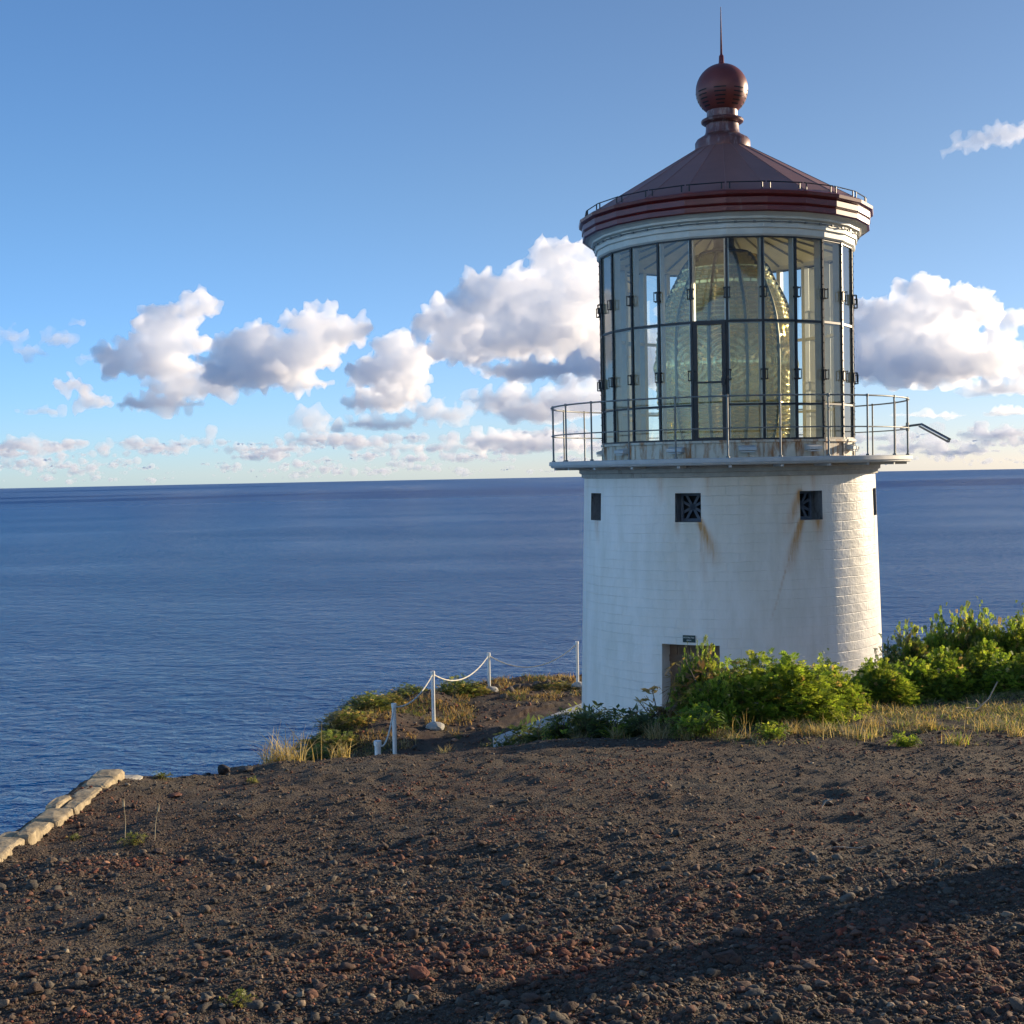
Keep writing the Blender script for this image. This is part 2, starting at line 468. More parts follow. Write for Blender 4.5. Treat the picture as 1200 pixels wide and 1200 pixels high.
# ------------------------------------------------------------------ loose cinder on the ground
def stone_templates(tpl, n, seed, rough=.28):
    out = []
    r = np.random.default_rng(seed)
    for i in range(n):
        V = tpl[0].copy()
        for j in range(7):                     # planar cuts give the stones facets
            a = r.normal(size=3); a /= np.linalg.norm(a)
            d = V@a; lim = r.uniform(.30, .68)
            V -= np.clip(d-lim, 0, None)[:, None]*a
        V *= 1+rough*(r.random((len(V), 1))-.5)
        out.append(V)
    return out
def scatter(name, pts, sizes, tpl, variants, seed, cols, mat, flat=.62, sink=.25, smooth=False):
    r = np.random.default_rng(seed)
    n = len(pts); nv = len(tpl[0]); nf = len(tpl[1])
    T = np.stack(stone_templates(tpl, variants, seed))
    which = r.integers(0, variants, n)
    V = T[which]
    q = r.normal(size=(n, 4)); q /= np.linalg.norm(q, axis=1)[:, None]
    w, x, y, z = q.T
    Rm = np.stack([1-2*(y*y+z*z), 2*(x*y-z*w), 2*(x*z+y*w), 2*(x*y+z*w), 1-2*(x*x+z*z), 2*(y*z-x*w), 2*(x*z-y*w), 2*(y*z+x*w), 1-2*(x*x+y*y)], -1).reshape(n, 3, 3)
    V = np.einsum('nij,nvj->nvi', Rm, V*np.stack([r.uniform(.8, 1.25, n), r.uniform(.75, 1.1, n), r.uniform(.6, .95, n)], 1)[:, None, :])
    V[:, :, 2] *= flat
    V = V*sizes[:, None, None]+pts[:, None, :]
    V[:, :, 2] += (sizes*(flat*.75-sink))[:, None]
    Fa = (tpl[1][None]+(np.arange(n)*nv)[:, None, None]).reshape(-1, 3)
    me = raw_mesh(name, V.reshape(-1, 3), Fa, smooth)
    at = me.color_attributes.new('tint', 'FLOAT_COLOR', 'POINT')
    col = np.ones((n*nv, 4), np.float32); col[:, :3] = np.repeat(cols, nv, 0)
    at.data.foreach_set('color', col.ravel())
    me.materials.append(mat)
    ob = bpy.data.objects.new(name, me); C.objects.link(ob)
    return ob
def rock_mat(name, scale=60):
    m, N, b, o = new_mat(name)
    a = N.n('ShaderNodeAttribute'); a.attribute_name = 'tint'
    tcx = N.n('ShaderNodeTexCoord')
    n = N.noise(tcx.outputs['Object'], scale, 4, .65)
    c = N.mix(N.mr(n, .3, .75, .0, 1), N.mix(.45, a.outputs[0], (.012, .01, .009)), N.mix(.2, a.outputs[0], (.2, .17, .14)))
    N.l(c, b.inputs['Base Color']); b.inputs['Roughness'].default_value = .9; b.inputs['Specular IOR Level'].default_value = .3
    N.l(N.bump(n, .8, .6/scale), b.inputs['Normal'])
    return m
RM = rock_mat('lava_gravel', 90)
PAL = np.array([(.075, .048, .038), (.11, .052, .036), (.06, .055, .05), (.085, .075, .064), (.05, .045, .042), (.15, .115, .085), (.22, .19, .15), (.17, .065, .04)])
PW = np.array([.24, .16, .22, .14, .12, .07, .025, .025])
def gravel():
    r = np.random.default_rng(4)
    def cloud(n, y0, y1, pw):
        y = y0+(y1-y0)*r.random(n)**pw
        x = (r.random(n)*2-1)*(y*.405+.25)
        dens = .5+.9*vnoise(x/1.1+9, y/1.3, 61)+.35*vnoise(x/.35, y/.35, 62)
        dens *= np.interp(y, [3, 4.5, 6, 8, 13], [1.5, 1.35, 1.0, .72, .62])
        dens *= 1-.75*np.exp(-((x+1.9)/.9)**2-((y-6.4)/1.5)**2)     # bare patch on the left
        dens *= 1-.60*np.exp(-((x-1.9)/1.1)**2-((y-9.0)/1.6)**2)    # bare patch on the right
        keep = (r.random(n) < np.clip(dens*.8, 0, 1)) & (x > -3.5)
        x, y = x[keep], y[keep]
        keep = edge_dist(x, y) > .03
        x, y = x[keep], y[keep]
        return np.stack([x, y, height(x, y)], 1)
    def paint(p):
        t = PAL[r.choice(len(PAL), len(p), p=PW)]*r.uniform(.8, 2.2, (len(p), 1))*np.array((1.05, 1.0, .88))
        red = sstep(.45, .75, vnoise(p[:, 0]/.8, p[:, 1]/.8, 91))[:, None]
        return t*(1-red)+t*np.array((1.35, .85, .72))*red
    p = cloud(17000, 3.2, 8.5, 1.2); s = np.clip(np.exp(r.normal(math.log(.0130), .52, len(p))), .007, .045)
    scatter('loose_gravel', p, s, ICO2, 40, 5, paint(p), RM)['kind'] = 'stuff'
    p = cloud(62000, 3.2, 13.5, 1.0); s = np.clip(np.exp(r.normal(math.log(.0095), .50, len(p))), .004, .035)
    scatter('loose_gravel', p, s, ICO1, 40, 6, paint(p), RM)['kind'] = 'stuff'
    p = cloud(150000, 3.2, 10.0, 1.2); s = np.clip(np.exp(r.normal(math.log(.0058), .35, len(p))), .003, .012)
    t0 = (np.array([(1, 0, 0), (-1, 0, 0), (0, 1, 0), (0, -1, 0), (0, 0, 1), (0, 0, -1)], float), np.array([(0, 2, 4), (2, 1, 4), (1, 3, 4), (3, 0, 4), (2, 0, 5), (1, 2, 5), (3, 1, 5), (0, 3, 5)]))
    scatter('fine_gravel', p, s*1.2, t0, 30, 7, paint(p), RM)['kind'] = 'stuff'
    # stones on the terrace below
    n = 5000
    x = r.uniform(-4, 8, n); y = r.uniform(24, 34, n)
    k = (edge_dist(x, y) > .05) & (np.hypot(x-TX, y-TY) > 4.8); x, y = x[k], y[k]
    p = np.stack([x, y, height(x, y)], 1); s = np.clip(np.exp(r.normal(math.log(.03), .5, len(p))), .015, .12)
    scatter('terrace_gravel', p, s, ICO1, 30, 8, paint(p)*1.15, RM)['kind'] = 'stuff'
gravel()

def tag(o, label, cat, group=None):
    o['label'] = label; o['category'] = cat
    if group: o['group'] = group
    return o

def single_rock(px, py, size, col, label, seed, group=None, at=None, flat=.8, sub=ICO3):
    g = at or ground_at(px, py)
    r = np.random.default_rng(seed)
    V = sub[0].copy()
    for j in range(16):
        a = r.normal(size=3); a /= np.linalg.norm(a)
        d = V@a; lim = r.uniform(.38, .75)
        V -= np.clip(d-lim, 0, None)[:, None]*a
    V = V*np.array((r.uniform(1, 1.3), r.uniform(.8, 1), flat))
    V *= (1+.30*fbm3(V, 2.6, 4, seed))[:, None]
    V = V*size; V[:, 2] += size*flat*.35
    me = raw_mesh('rock', V, sub[1], False)
    at_ = me.color_attributes.new('tint', 'FLOAT_COLOR', 'POINT')
    cc = np.ones((len(V), 4), np.float32); cc[:, :3] = col
    at_.data.foreach_set('color', cc.ravel())
    me.materials.append(RM2)
    o = bpy.data.objects.new('rock', me); C.objects.link(o); o.location = g
    return tag(o, label, 'rock', group)
RM2 = rock_mat('lava_rock', 30)
single_rock(489, 1148, .058, (.23, .075, .045), 'brick red stone lying on the dark gravel at the front edge', 1)
single_rock(432, 1078, .030, (.33, .29, .17), 'small pale yellow stone in the gravel left of centre', 2)
single_rock(70, 1052, .036, (.16, .09, .06), 'brown upright stone alone on the bare soil at far left', 3, flat=1.1)
single_rock(203, 934, .075, (.22, .085, .05), 'flat red stone near the end of the pale wall', 4, flat=.35)
single_rock(262, 908, .10, (.04, .036, .034), 'black boulder on the brink against the sea', 5)
single_rock(288, 904, .08, (.14, .12, .10), 'grey flat boulder next to the black one on the brink', 6, flat=.5)
single_rock(968, 945, .05, (.20, .15, .11), 'pale brown stone in the bare patch right of centre', 7)
single_rock(270, 1012, .05, (.085, .06, .05), 'dark stone in the middle of the left bare soil', 8)
single_rock(272, 1032, .045, (.15, .10, .075), 'light brown stone casting a long shadow left of centre', 9)
single_rock(850, 1130, .05, (.10, .055, .04), 'reddish stone inside the long shadow at lower right', 10)
single_rock(1065, 1090, .05, (.14, .065, .045), 'red brown stone below the long shadow at right', 11)
single_rock(505, 1010, .045, (.09, .055, .042), 'small dark red stone in the centre gravel', 12)
single_rock(1062, 1013, .05, (.12, .08, .06), 'brown stone above the long shadow at right', 13)
# boulders along the rim of the lower terrace
r_ = np.random.default_rng(12)
for i, (px, py, s, c) in enumerate([(598, 806, .20, (.15, .12, .10)), (606, 803, .17, (.10, .075, .06)), (617, 801, .20, (.13, .10, .08)), (628, 799, .15, (.17, .14, .11)),
                                    (641, 797, .17, (.12, .09, .07)), (655, 796, .13, (.10, .08, .06)), (560, 808, .20, (.07, .05, .045)), (547, 809, .16, (.09, .06, .05)),
                                    (590, 812, .14, (.16, .13, .10))]):
    lab = ['grey angular boulder beginning the row on the terrace rim', 'dark boulder second in the row on the terrace rim', 'brown boulder third in the row on the terrace rim',
           'pale boulder fourth in the row on the terrace rim', 'brown boulder fifth in the row on the terrace rim', 'small boulder ending the row nearest the tower post',
           'dark boulder on the rim left of the tall middle post', 'dark red boulder by the shrub on the terrace rim', 'light boulder in front of the rim row'][i]
    single_rock(px, py+6, s, c, lab, 40+i, 'boulders along the terrace rim', flat=.75, sub=ICO2)
# boulder shape added out of frame to cast the foreground shadow, real caster unknown
def shadow_caster():
    bx, by = 5.75, 8.6
    V = ICO3[0].copy(); r = np.random.default_rng(9)
    for j in range(14):
        a = r.normal(size=3); a /= np.linalg.norm(a)
        V -= np.clip(V@a-r.uniform(.55, .85), 0, None)[:, None]*a
    V = V*np.array((.36, .36, 1.25)); V[:, :2] *= (1-.35*np.clip(V[:, 2], 0, 1.4)/1.4)[:, None]
    V *= (1+.15*fbm3(V, 1.6, 4, 3.0))[:, None]
    me = raw_mesh('boulder', V, ICO3[1], False)
    at_ = me.color_attributes.new('tint', 'FLOAT_COLOR', 'POINT'); cc = np.ones((len(V), 4), np.float32); cc[:, :3] = (.07, .055, .045)
    at_.data.foreach_set('color', cc.ravel()); me.materials.append(RM2)
    o = bpy.data.objects.new('boulder', me); C.objects.link(o); o.location = (bx, by, hgt(bx, by)+.75)
    tag(o, 'unseen tall boulder shape added at right to cast the shadow across the gravel', 'boulder')
shadow_caster()
# ------------------------------------------------------------------ builders
class MB:
    def __init__(s): s.v = []; s.f = []; s.uv = None
    def add(s, V, Fa):
        b = len(s.v); s.v += [tuple(map(float, p)) for p in V]; s.f += [tuple(i+b for i in q) for q in Fa]
    def box(s, c, size, rot=None):
        sx, sy, sz = [a/2 for a in size]
        P = [Vector((x*sx, y*sy, z*sz)) for z in (-1, 1) for y in (-1, 1) for x in (-1, 1)]
        if rot is not None: P = [rot @ p for p in P]
        s.add([p+Vector(c) for p in P], [(0, 2, 3, 1), (4, 5, 7, 6), (0, 1, 5, 4), (2, 6, 7, 3), (0, 4, 6, 2), (1, 3, 7, 5)])
    def tube(s, pts, r, n=8, closed=False, cap=True):
        pts = [Vector(p) for p in pts]; m = len(pts)
        rs = r if isinstance(r, (list, tuple)) else [r]*m
        V = []
        for i, p in enumerate(pts):
            if closed: t = pts[(i+1) % m]-pts[i-1]
            else: t = pts[min(i+1, m-1)]-pts[max(i-1, 0)]
            t.normalize()
            a = Vector((0, 0, 1)) if abs(t.z) < .9 else Vector((1, 0, 0))
            u = t.cross(a).normalized(); w = t.cross(u)
            V += [p+(u*math.cos(2*PI*k/n)+w*math.sin(2*PI*k/n))*rs[i] for k in range(n)]
        Fa = [(i*n+k, i*n+(k+1) % n, ((i+1) % m)*n+(k+1) % n, ((i+1) % m)*n+k) for i in range(m if closed else m-1) for k in range(n)]
        if cap and not closed: Fa += [tuple(range(n)), tuple((m-1)*n+k for k in reversed(range(n)))]
        s.add(V, Fa)
    def lathe(s, prof, n=24, phase=0.9, closed=False):
        """prof: (r, z) list, outside surface listed bottom to top"""
        V = []
        for r, z in prof:
            V += [PP(r, phase+360*k/n, z) for k in range(n)]
        m = len(prof)
        Fa = [(i*n+k, i*n+(k+1) % n, ((i+1) % m)*n+(k+1) % n, ((i+1) % m)*n+k) for i in range(m if closed else m-1) for k in range(n)]
        s.add(V, Fa)
    def build(s, name, mat, parent=None, smooth=False, angle=None):
        me = bpy.data.meshes.new(name); me.from_pydata(s.v, [], s.f); me.validate()
        if smooth:
            me.polygons.foreach_set('use_smooth', [True]*len(me.polygons))
            if angle: me.set_sharp_from_angle(angle=math.radians(angle))
        me.materials.append(mat); me.update()
        o = bpy.data.objects.new(name, me); C.objects.link(o)
        if parent: o.parent = parent
        return o
def PP(r, phi, z):
    a = math.radians(phi)
    return (r*math.sin(a), -r*math.cos(a), z-TERR)
def empty(name, loc, label, cat, group=None, rz=0):
    o = bpy.data.objects.new(name, None); C.objects.link(o); o.location = loc; o.rotation_euler.z = rz
    return tag(o, label, cat, group)
def plain(name, col, rough=.5, metal=0, var=.15, scale=8, bump=.0, spec=.5, dirt=None):
    m, N, b, o = new_mat(name)
    tcx = N.n('ShaderNodeTexCoord'); oc = tcx.outputs['Object']
    n = N.noise(oc, scale, 5, .65)
    c = N.mix(N.mr(n, .3, .7), tuple(x*(1-var) for x in col), tuple(min(1, x*(1+var)) for x in col))
    if dirt:
        nd = N.noise(N.vm('MULTIPLY', oc, (1, 1, .25)), scale*1.7, 6, .7)
        c = N.mix(N.mr(nd, dirt[1], dirt[1]+.16), c, dirt[0])
    N.l(c, b.inputs['Base Color']); b.inputs['Roughness'].default_value = rough; b.inputs['Metallic'].default_value = metal
    b.inputs['Specular IOR Level'].default_value = spec
    if bump: N.l(N.bump(n, .7, bump), b.inputs['Normal'])
    return m
RUST = (.22, .085, .025)
M_black = plain('black_iron_paint', (.012, .014, .017), .45, 0, .3, 20)
M_cream = plain('cream_metal_paint', (.60, .59, .50), .5, 0, .10, 3, .002, dirt=(RUST, .66))
M_inner = plain('white_inner_paint', (.62, .62, .56), .5, 0, .08, 4)
M_parapet = plain('rust_streaked_white_paint', (.50, .47, .38), .6, 0, .16, 3, .003, dirt=((.28, .13, .045), .46))
M_deck = plain('grey_deck_paint', (.46, .47, .45), .6, 0, .12, 5, .003, dirt=(RUST, .66))
M_rail = plain('grey_railing_paint', (.17, .18, .17), .5, .2, .25, 14, dirt=((.20, .11, .05), .6))
M_red = plain('dark_red_roof_paint', (.15, .019, .016), .32, 0, .16, 4, .001, dirt=((.20, .10, .085), .63))
M_roof = plain('weathered_red_brown_roof', (.24, .11, .09), .5, 0, .12, 1.6, .0015, dirt=((.17, .10, .085), .60))
M_dark = plain('opening_shade_black', (.012, .012, .013), .8)  # near-black colour painted in for the shade inside openings
M_white = plain('white_post_paint', (.74, .74, .70), .5, 0, .06, 12, dirt=((.35, .28, .2), .7))
M_conc = plain('pale_concrete', (.42, .40, .35), .85, 0, .18, 5, .004, dirt=((.2, .17, .13), .6))
M_brass = plain('old_brass', (.30, .235, .09), .35, .8, .2, 12)

def thin_glass():
    m = bpy.data.materials.new('lantern_glass'); m.use_nodes = True
    t = m.node_tree; t.nodes.clear(); N = NT(t)
    tr = N.n('ShaderNodeBsdfTransparent'); tr.inputs[0].default_value = (.93, .97, .95, 1)
    gl = N.n('ShaderNodeBsdfGlossy'); gl.inputs['Roughness'].default_value = .015; gl.inputs[0].default_value = (1, 1, 1, 1)
    di = N.n('ShaderNodeBsdfDiffuse'); di.inputs[0].default_value = (.6, .62, .6, 1)
    tcx = N.n('ShaderNodeTexCoord')
    nn = N.noise(tcx.outputs['Object'], .8, 1, .5)
    bp = N.bump(nn, 1.0, .008); N.l(bp, gl.inputs['Normal'])
    fr = N.n('ShaderNodeFresnel'); fr.inputs[0].default_value = 1.5
    fac = N.m('MULTIPLY_ADD', fr.outputs[0], 1.3, .005, clamp=True)
    mx = N.n('ShaderNodeMixShader'); N.l(fac, mx.inputs[0]); N.l(tr.outputs[0], mx.inputs[1]); N.l(gl.outputs[0], mx.inputs[2])
    grime = N.mr(N.noise(N.vm('MULTIPLY', tcx.outputs['Object'], (1, 1, .4)), 2.4, 6, .7), .5, .85, .0, .06)
    m2 = N.n('ShaderNodeMixShader'); N.l(grime, m2.inputs[0]); N.l(mx.outputs[0], m2.inputs[1]); N.l(di.outputs[0], m2.inputs[2])
    o = N.n('ShaderNodeOutputMaterial'); N.l(m2.outputs[0], o.inputs[0])
    return m
M_glass = thin_glass()
def lens_glass():
    m = bpy.data.materials.new('fresnel_glass'); m.use_nodes = True
    t = m.node_tree; t.nodes.clear(); N = NT(t)
    g = N.n('ShaderNodeBsdfGlass'); g.inputs['Color'].default_value = (.98, .94, .70, 1); g.inputs['Roughness'].default_value = .02; g.inputs['IOR'].default_value = 1.5
    tr = N.n('ShaderNodeBsdfTransparent'); tr.inputs[0].default_value = (.88, .82, .48, 1)
    gl = N.n('ShaderNodeBsdfGlossy'); gl.inputs[0].default_value = (.97, .82, .42, 1); gl.inputs['Roughness'].default_value = .08
    df = N.n('ShaderNodeBsdfDiffuse'); df.inputs[0].default_value = (.78, .66, .28, 1)
    def mx(f, x, y):
        s = N.n('ShaderNodeMixShader'); s.inputs[0].default_value = f; N.l(x.outputs[0], s.inputs[1]); N.l(y.outputs[0], s.inputs[2]); return s
    r = mx(.46, mx(.45, g, tr), mx(.42, gl, df))
    o = N.n('ShaderNodeOutputMaterial'); N.l(r.outputs[0], o.inputs[0])
    return m
M_lens = lens_glass()

def tower_mat():
    m, N, b, o = new_mat('painted_masonry')
    uv = N.n('ShaderNodeUVMap'); uv.uv_map = 'UVMap'
    at = N.n('ShaderNodeAttribute'); at.attribute_name = 'stain'
    sc_ = N.n('ShaderNodeSeparateColor'); N.l(at.outputs[0], sc_.inputs[0])
    wob = N.noise(uv.outputs[0], 1.6, 2, .5, col=True)
    p = N.vm('ADD', uv.outputs[0], N.vm('MULTIPLY', wob, (.05, .05, 0)))
    br = N.n('ShaderNodeTexBrick'); N.l(p, br.inputs['Vector']); br.inputs['Scale'].default_value = 1
    br.inputs['Mortar Size'].default_value = .008; br.inputs['Mortar Smooth'].default_value = .6
    br.inputs['Brick Width'].default_value = .46; br.inputs['Row Height'].default_value = .168
    br.inputs['Color1'].default_value = (.3, .3, .3, 1); br.inputs['Color2'].default_value = (.8, .8, .8, 1); br.inputs['Mortar'].default_value = (0, 0, 0, 1)
    fine = N.noise(p, 16, 5, .65); mid = N.noise(p, 4.5, 4, .6)
    patch = N.mr(N.noise(uv.outputs[0], 1.1, 4, .6), .40, .62, .0, 1.0)
    h = N.m('MULTIPLY', N.m('SUBTRACT', 1.0, br.outputs['Fac']), patch)
    h = N.m('ADD', N.m('MULTIPLY', h, .0030), N.m('ADD', N.m('MULTIPLY', fine, .005), N.m('MULTIPLY', mid, .013)))
    sepb = N.n('ShaderNodeSeparateColor'); N.l(br.outputs['Color'], sepb.inputs[0])
    h = N.m('ADD', h, N.m('MULTIPLY', sepb.outputs[0], .0035))
    N.l(N.bump(h, 1.0, 1.0), b.inputs['Normal'])
    st = N.noise(N.vm('MULTIPLY', uv.outputs[0], (1, .22, 1)), 3.2, 6, .7)
    c = N.mix(N.mr(st, .42, .72), (.83, .80, .73), (.70, .67, .58))
    c = N.mix(N.mr(N.noise(uv.outputs[0], .5, 3, .5), .4, .66, 0, .35), c, (.62, .60, .50))
    str_ = N.noise(N.vm('MULTIPLY', uv.outputs[0], (9, 1.0, 1)), 2.2, 6, .7)
    rust = N.m('MULTIPLY', sc_.outputs[0], N.mr(str_, .3, .6, .6, 1.8), clamp=True)
    c = N.mix(sc_.outputs[1], c, (.47, .39, .22))
    c = N.mix(N.m('MULTIPLY', rust, .95), c, (.50, .25, .07))
    N.l(c, b.inputs['Base Color']); b.inputs['Roughness'].default_value = .42; b.inputs['Specular IOR Level'].default_value = .5
    return m
M_tower = tower_mat()

# ------------------------------------------------------------------ the lighthouse
face = math.atan2(TX, TY)
LH = empty('lighthouse', (TX, TY, TERR), 'white brick lighthouse tower with a glass lantern and dark red roof', 'lighthouse', rz=-face)
RT = lambda z: 2.81+.029*(-.18-z)
WIN = [-61.2, -14.3, 31.3, 77.0, 122, 167, -152, -107]
OPEN = [(w-4.8, w+4.8, -.99, -.475) for w in WIN]+[(-24.4, -3.4, -5.16, -3.17), (80, 100, -5.16, -3.45)]
def tower_wall():
    phis = set(np.round(np.arange(-180, 180, .7), 3)); zs = set(np.round(np.arange(-5.5, -.179, .036), 3)); zs.add(-.18)
    for a, b_, c, d in OPEN:
        for s, vals in ((phis, (a, b_)), (zs, (c, d))):
            for v in vals:
                for q in [q for q in s if abs(q-v) < (.35 if s is phis else .018)]: s.discard(q)
                s.add(v)
    phis = np.array(sorted(phis)); zs = np.array(sorted(zs))
    n, mz = len(phis), len(zs)
    PH, ZZ = np.meshgrid(phis, zs)
    a = np.radians(PH); R = RT(ZZ)
    V = np.stack([R*np.sin(a), -R*np.cos(a), ZZ-TERR], -1).reshape(-1, 3)
    Fa, U = [], []
    def inside(ph, z):
        return any(a_ < ph < b_ and c < z < d for a_, b_, c, d in OPEN)
    for i in range(mz-1):
        zc = (zs[i]+zs[i+1])/2
        for k in range(n):
            k2 = (k+1) % n
            p0 = phis[k]; p1 = phis[k2] if k2 else 180
            if inside((p0+p1)/2, zc): continue
            Fa.append((i*n+k, i*n+k2, (i+1)*n+k2, (i+1)*n+k))
            u0, u1 = math.radians(p0)*2.86, math.radians(p1)*2.86
            U += [(u0, zs[i]), (u1, zs[i]), (u1, zs[i+1]), (u0, zs[i+1])]
    me = raw_mesh('tower_wall', V, np.array(Fa), True)
    uvl = me.uv_layers.new(name='UVMap'); uvl.data.foreach_set('uv', np.array(U, np.float32).ravel())
    # rust and grime: runs from the window corners
    ph = PH.ravel(); z = ZZ.ravel(); X = np.radians(ph)*2.86
    rust = np.zeros(len(ph)); grime = np.zeros(len(ph))
    def run(p0, z0, p1, z1, w0, w1, amt, arr):
        x0, x1 = math.radians(p0)*2.86, math.radians(p1)*2.86
        dx, dz = x1-x0, z1-z0; L = dx*dx+dz*dz
        t = ((X-x0)*dx+(z-z0)*dz)/L
        tt = np.clip(t, 0, 1)
        wv = .03*fbm2(z/.22, z*0+p0, 3, 5)
        d = np.hypot(X-x0-tt*dx+wv*tt, z-z0-tt*dz)
        w = w0+(w1-w0)*tt
        np.maximum(arr, amt*np.exp(-(d/w)**2)*(1-.8*tt), out=arr)
    run(-9.9, -.98, -4.6, -1.65, .05, .13, 1.0, rust); run(-9.7, -1.0, -8.2, -2.0, .03, .07, .45, rust)
    run(-18.5, -1.0, -18.2, -1.25, .05, .05, .35, rust); run(-14, -1.0, -13, -2.6, .26, .22, .40, grime)
    run(26.9, -.99, 21.5, -1.8, .055, .12, 1.0, rust); run(24, -1.3, 14.6, -2.75, .018, .012, .6, rust)
    run(26.6, -.50, 21.5, -1.15, .06, .12, .8, rust); run(34, -1.0, 34.5, -1.3, .10, .09, .7, rust); run(31, -1.0, 30, -2.2, .26, .3, .5, grime)
    run(-60, -1.0, -59, -1.4, .12, .1, .35, rust)
    for w in WIN[3:]: run(w-4, -1, w-6, -1.7, .05, .1, .7, rust)
    rs = np.random.default_rng(3)
    for q in range(26):
        p0 = rs.uniform(-180, 180); run(p0, -.18, p0+rs.uniform(-1, 1), -.18-rs.uniform(.15, .5), .05, .05, rs.uniform(.15, .45), rust)
    for q in range(7):
        p0 = rs.uniform(-20, 60); run(p0, -.2, p0+rs.uniform(-2, 2), -3.5, .3, .4, .32, grime)
    at = me.color_attributes.new('stain', 'FLOAT_COLOR', 'POINT')
    cc = np.ones((len(ph), 4), np.float32); cc[:, 0] = rust; cc[:, 1] = grime; cc[:, 2] = 0
    at.data.foreach_set('color', cc.ravel())
    me.materials.append(M_tower)
    o = bpy.data.objects.new('tower_wall', me); C.objects.link(o); o.parent = LH
tower_wall()
def opening(a, b_, z0, z1, depth, name, mat_rev):
    """reveals of one opening, one mesh"""
    mb = MB(); e = .004
    n = max(2, int((b_-a)/2.4))
    angs = np.linspace(a, b_, n+1)
    ri = lambda z: RT(z)-depth
    for z, fl in ((z0, 0), (z1, 1)):
        V = []; 
        for g in angs: V += [PP(RT(z)-e*0, g, z), PP(ri(z), g, z)]
        mb.add(V, [(2*k, 2*k+1, 2*k+3, 2*k+2) for k in range(n)])
    for g in (a, b_):
        mb.add([PP(RT(z0), g, z0), PP(ri(z0), g, z0), PP(ri(z1), g, z1), PP(RT(z1), g, z1)], [(0, 1, 2, 3)])
    return mb
M_reveal = plain('dark_grey_reveal_paint', (.16, .17, .18), .7, 0, .2, 9, .003, dirt=((.06, .05, .04), .5))  # dark grey lining of the window recesses, with darker blotches
M_grille = plain('grey_blue_grille_paint', (.10, .13, .17), .6, 0, .2, 14)
for w in WIN:
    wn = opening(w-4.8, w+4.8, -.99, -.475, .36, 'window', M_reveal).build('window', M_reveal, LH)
    gb = MB()
    r0 = RT(-.7)-.33
    rot = Matrix.Rotation(math.radians(w), 3, 'Z')
    c = Vector(PP(r0, w, -.7325))
    def loc(x, y, z): return c+rot@Vector((x, y, z))
    for sx in (-1, 1):
        gb.box(loc(sx*.205, 0, 0), (.07, .05, .53), rot)
    for sz in (-1, 1):
        gb.box(loc(0, -.003, sz*.235), (.48, .05, .06), rot)
    for an in (28, 62, -28, -62):
        gb.box(loc(0, .01, 0), (.55, .03, .045), rot@Matrix.Rotation(math.radians(an), 3, 'Y'))
    gb.box(loc(0, .015, 0), (.11, .04, .11), rot)
    gb.build('grille', M_grille, wn)
    bk = MB(); bk.box(loc(0, .10, 0), (.6, .02, .62), rot); bk.build('backing', M_dark, wn)
# door at the foot of the tower, facing the photographer
M_wood = plain('weathered_door_wood', (.16, .11, .07), .75, 0, .3, 6, .004, dirt=((.30, .27, .22), .55))
M_jamb = plain('white_jamb_paint', (.60, .58, .52), .6, 0, .12, 4, .003, dirt=((.35, .27, .18), .62))
dr = opening(-24.4, -3.4, -5.16, -3.17, .42, 'doorway', M_jamb).build('doorway', M_jamb, LH)
rot = Matrix.Rotation(math.radians(-13.9), 3, 'Z'); c = Vector(PP(RT(-4)-.40, -13.9, -4.16))
db = MB()
for k in range(5): db.box(c+rot@Vector((-.44+k*.22, .0, 0)), (.212, .05, 1.98), rot)
for zz in (-.75, .7): db.box(c+rot@Vector((0, -.035, zz)), (1.08, .03, .12), rot)
dl = db.build('door', M_wood, dr)
kb = MB(); kb.box(c+rot@Vector((-.42, -.05, -.05)), (.05, .05, .16), rot); kb.build('handle', M_black, dl)
d2 = opening(80, 100, -5.16, -3.45, .4, 'doorway', M_jamb).build('doorway', M_jamb, LH)
rot = Matrix.Rotation(math.radians(90), 3, 'Z'); c = Vector(PP(RT(-4)-.37, 90, -4.3))
db = MB(); db.box(c, (1.05, .05, 1.72), rot); db.build('door', M_wood, d2)

# mouldings and gallery deck
mb = MB(); mb.lathe([(2.80, -.20), (2.865, -.19), (2.865, -.12), (2.91, -.10), (2.91, -.04), (2.96, -.02), (2.96, .012)], 96, 0); mb.build('moulding', M_conc, LH, True, 40)
mb = MB(); mb.lathe([(2.5, .010), (3.44, .010), (3.47, .03), (3.47, .055), (3.50, .058), (3.50, .125), (3.48, .135), (0.01, .135), (.01, .01)], 96, 0); mb.build('gallery_deck', M_deck, LH, True, 30)
for k in range(24):                                       # brackets seen as dark seams under the deck edge
    mb = MB(); rot = Matrix.Rotation(math.radians(.9+15*k), 3, 'Z')
    mb.box(Vector(PP(3.2, .9+15*k, -.01)), (.05, .44, .045), rot); mb.build('bracket', M_deck, LH)
# railing
def ring(r, z, rad, n=96, sides=6):
    m_ = MB(); m_.tube([PP(r, 360*k/n, z) for k in range(n)], rad, sides, closed=True); return m_
rl = ring(3.44, 1.19, .016).build('top_rail', M_rail, LH, True)
ring(3.44, .64, .013).build('mid_rail', M_rail, LH, True)
for k in range(24):
    a = .3+15*k
    mb = MB(); mb.tube([PP(3.44, a, .135), PP(3.44, a, 1.20)], .016, 8); mb.tube([PP(3.44, a, .135), PP(3.44, a, .16)], .034, 8); mb.tube([PP(3.44, a, 1.17), PP(3.44, a, 1.215)], .023, 8)
    mb.build('railing_post', M_rail, LH, True, 40)
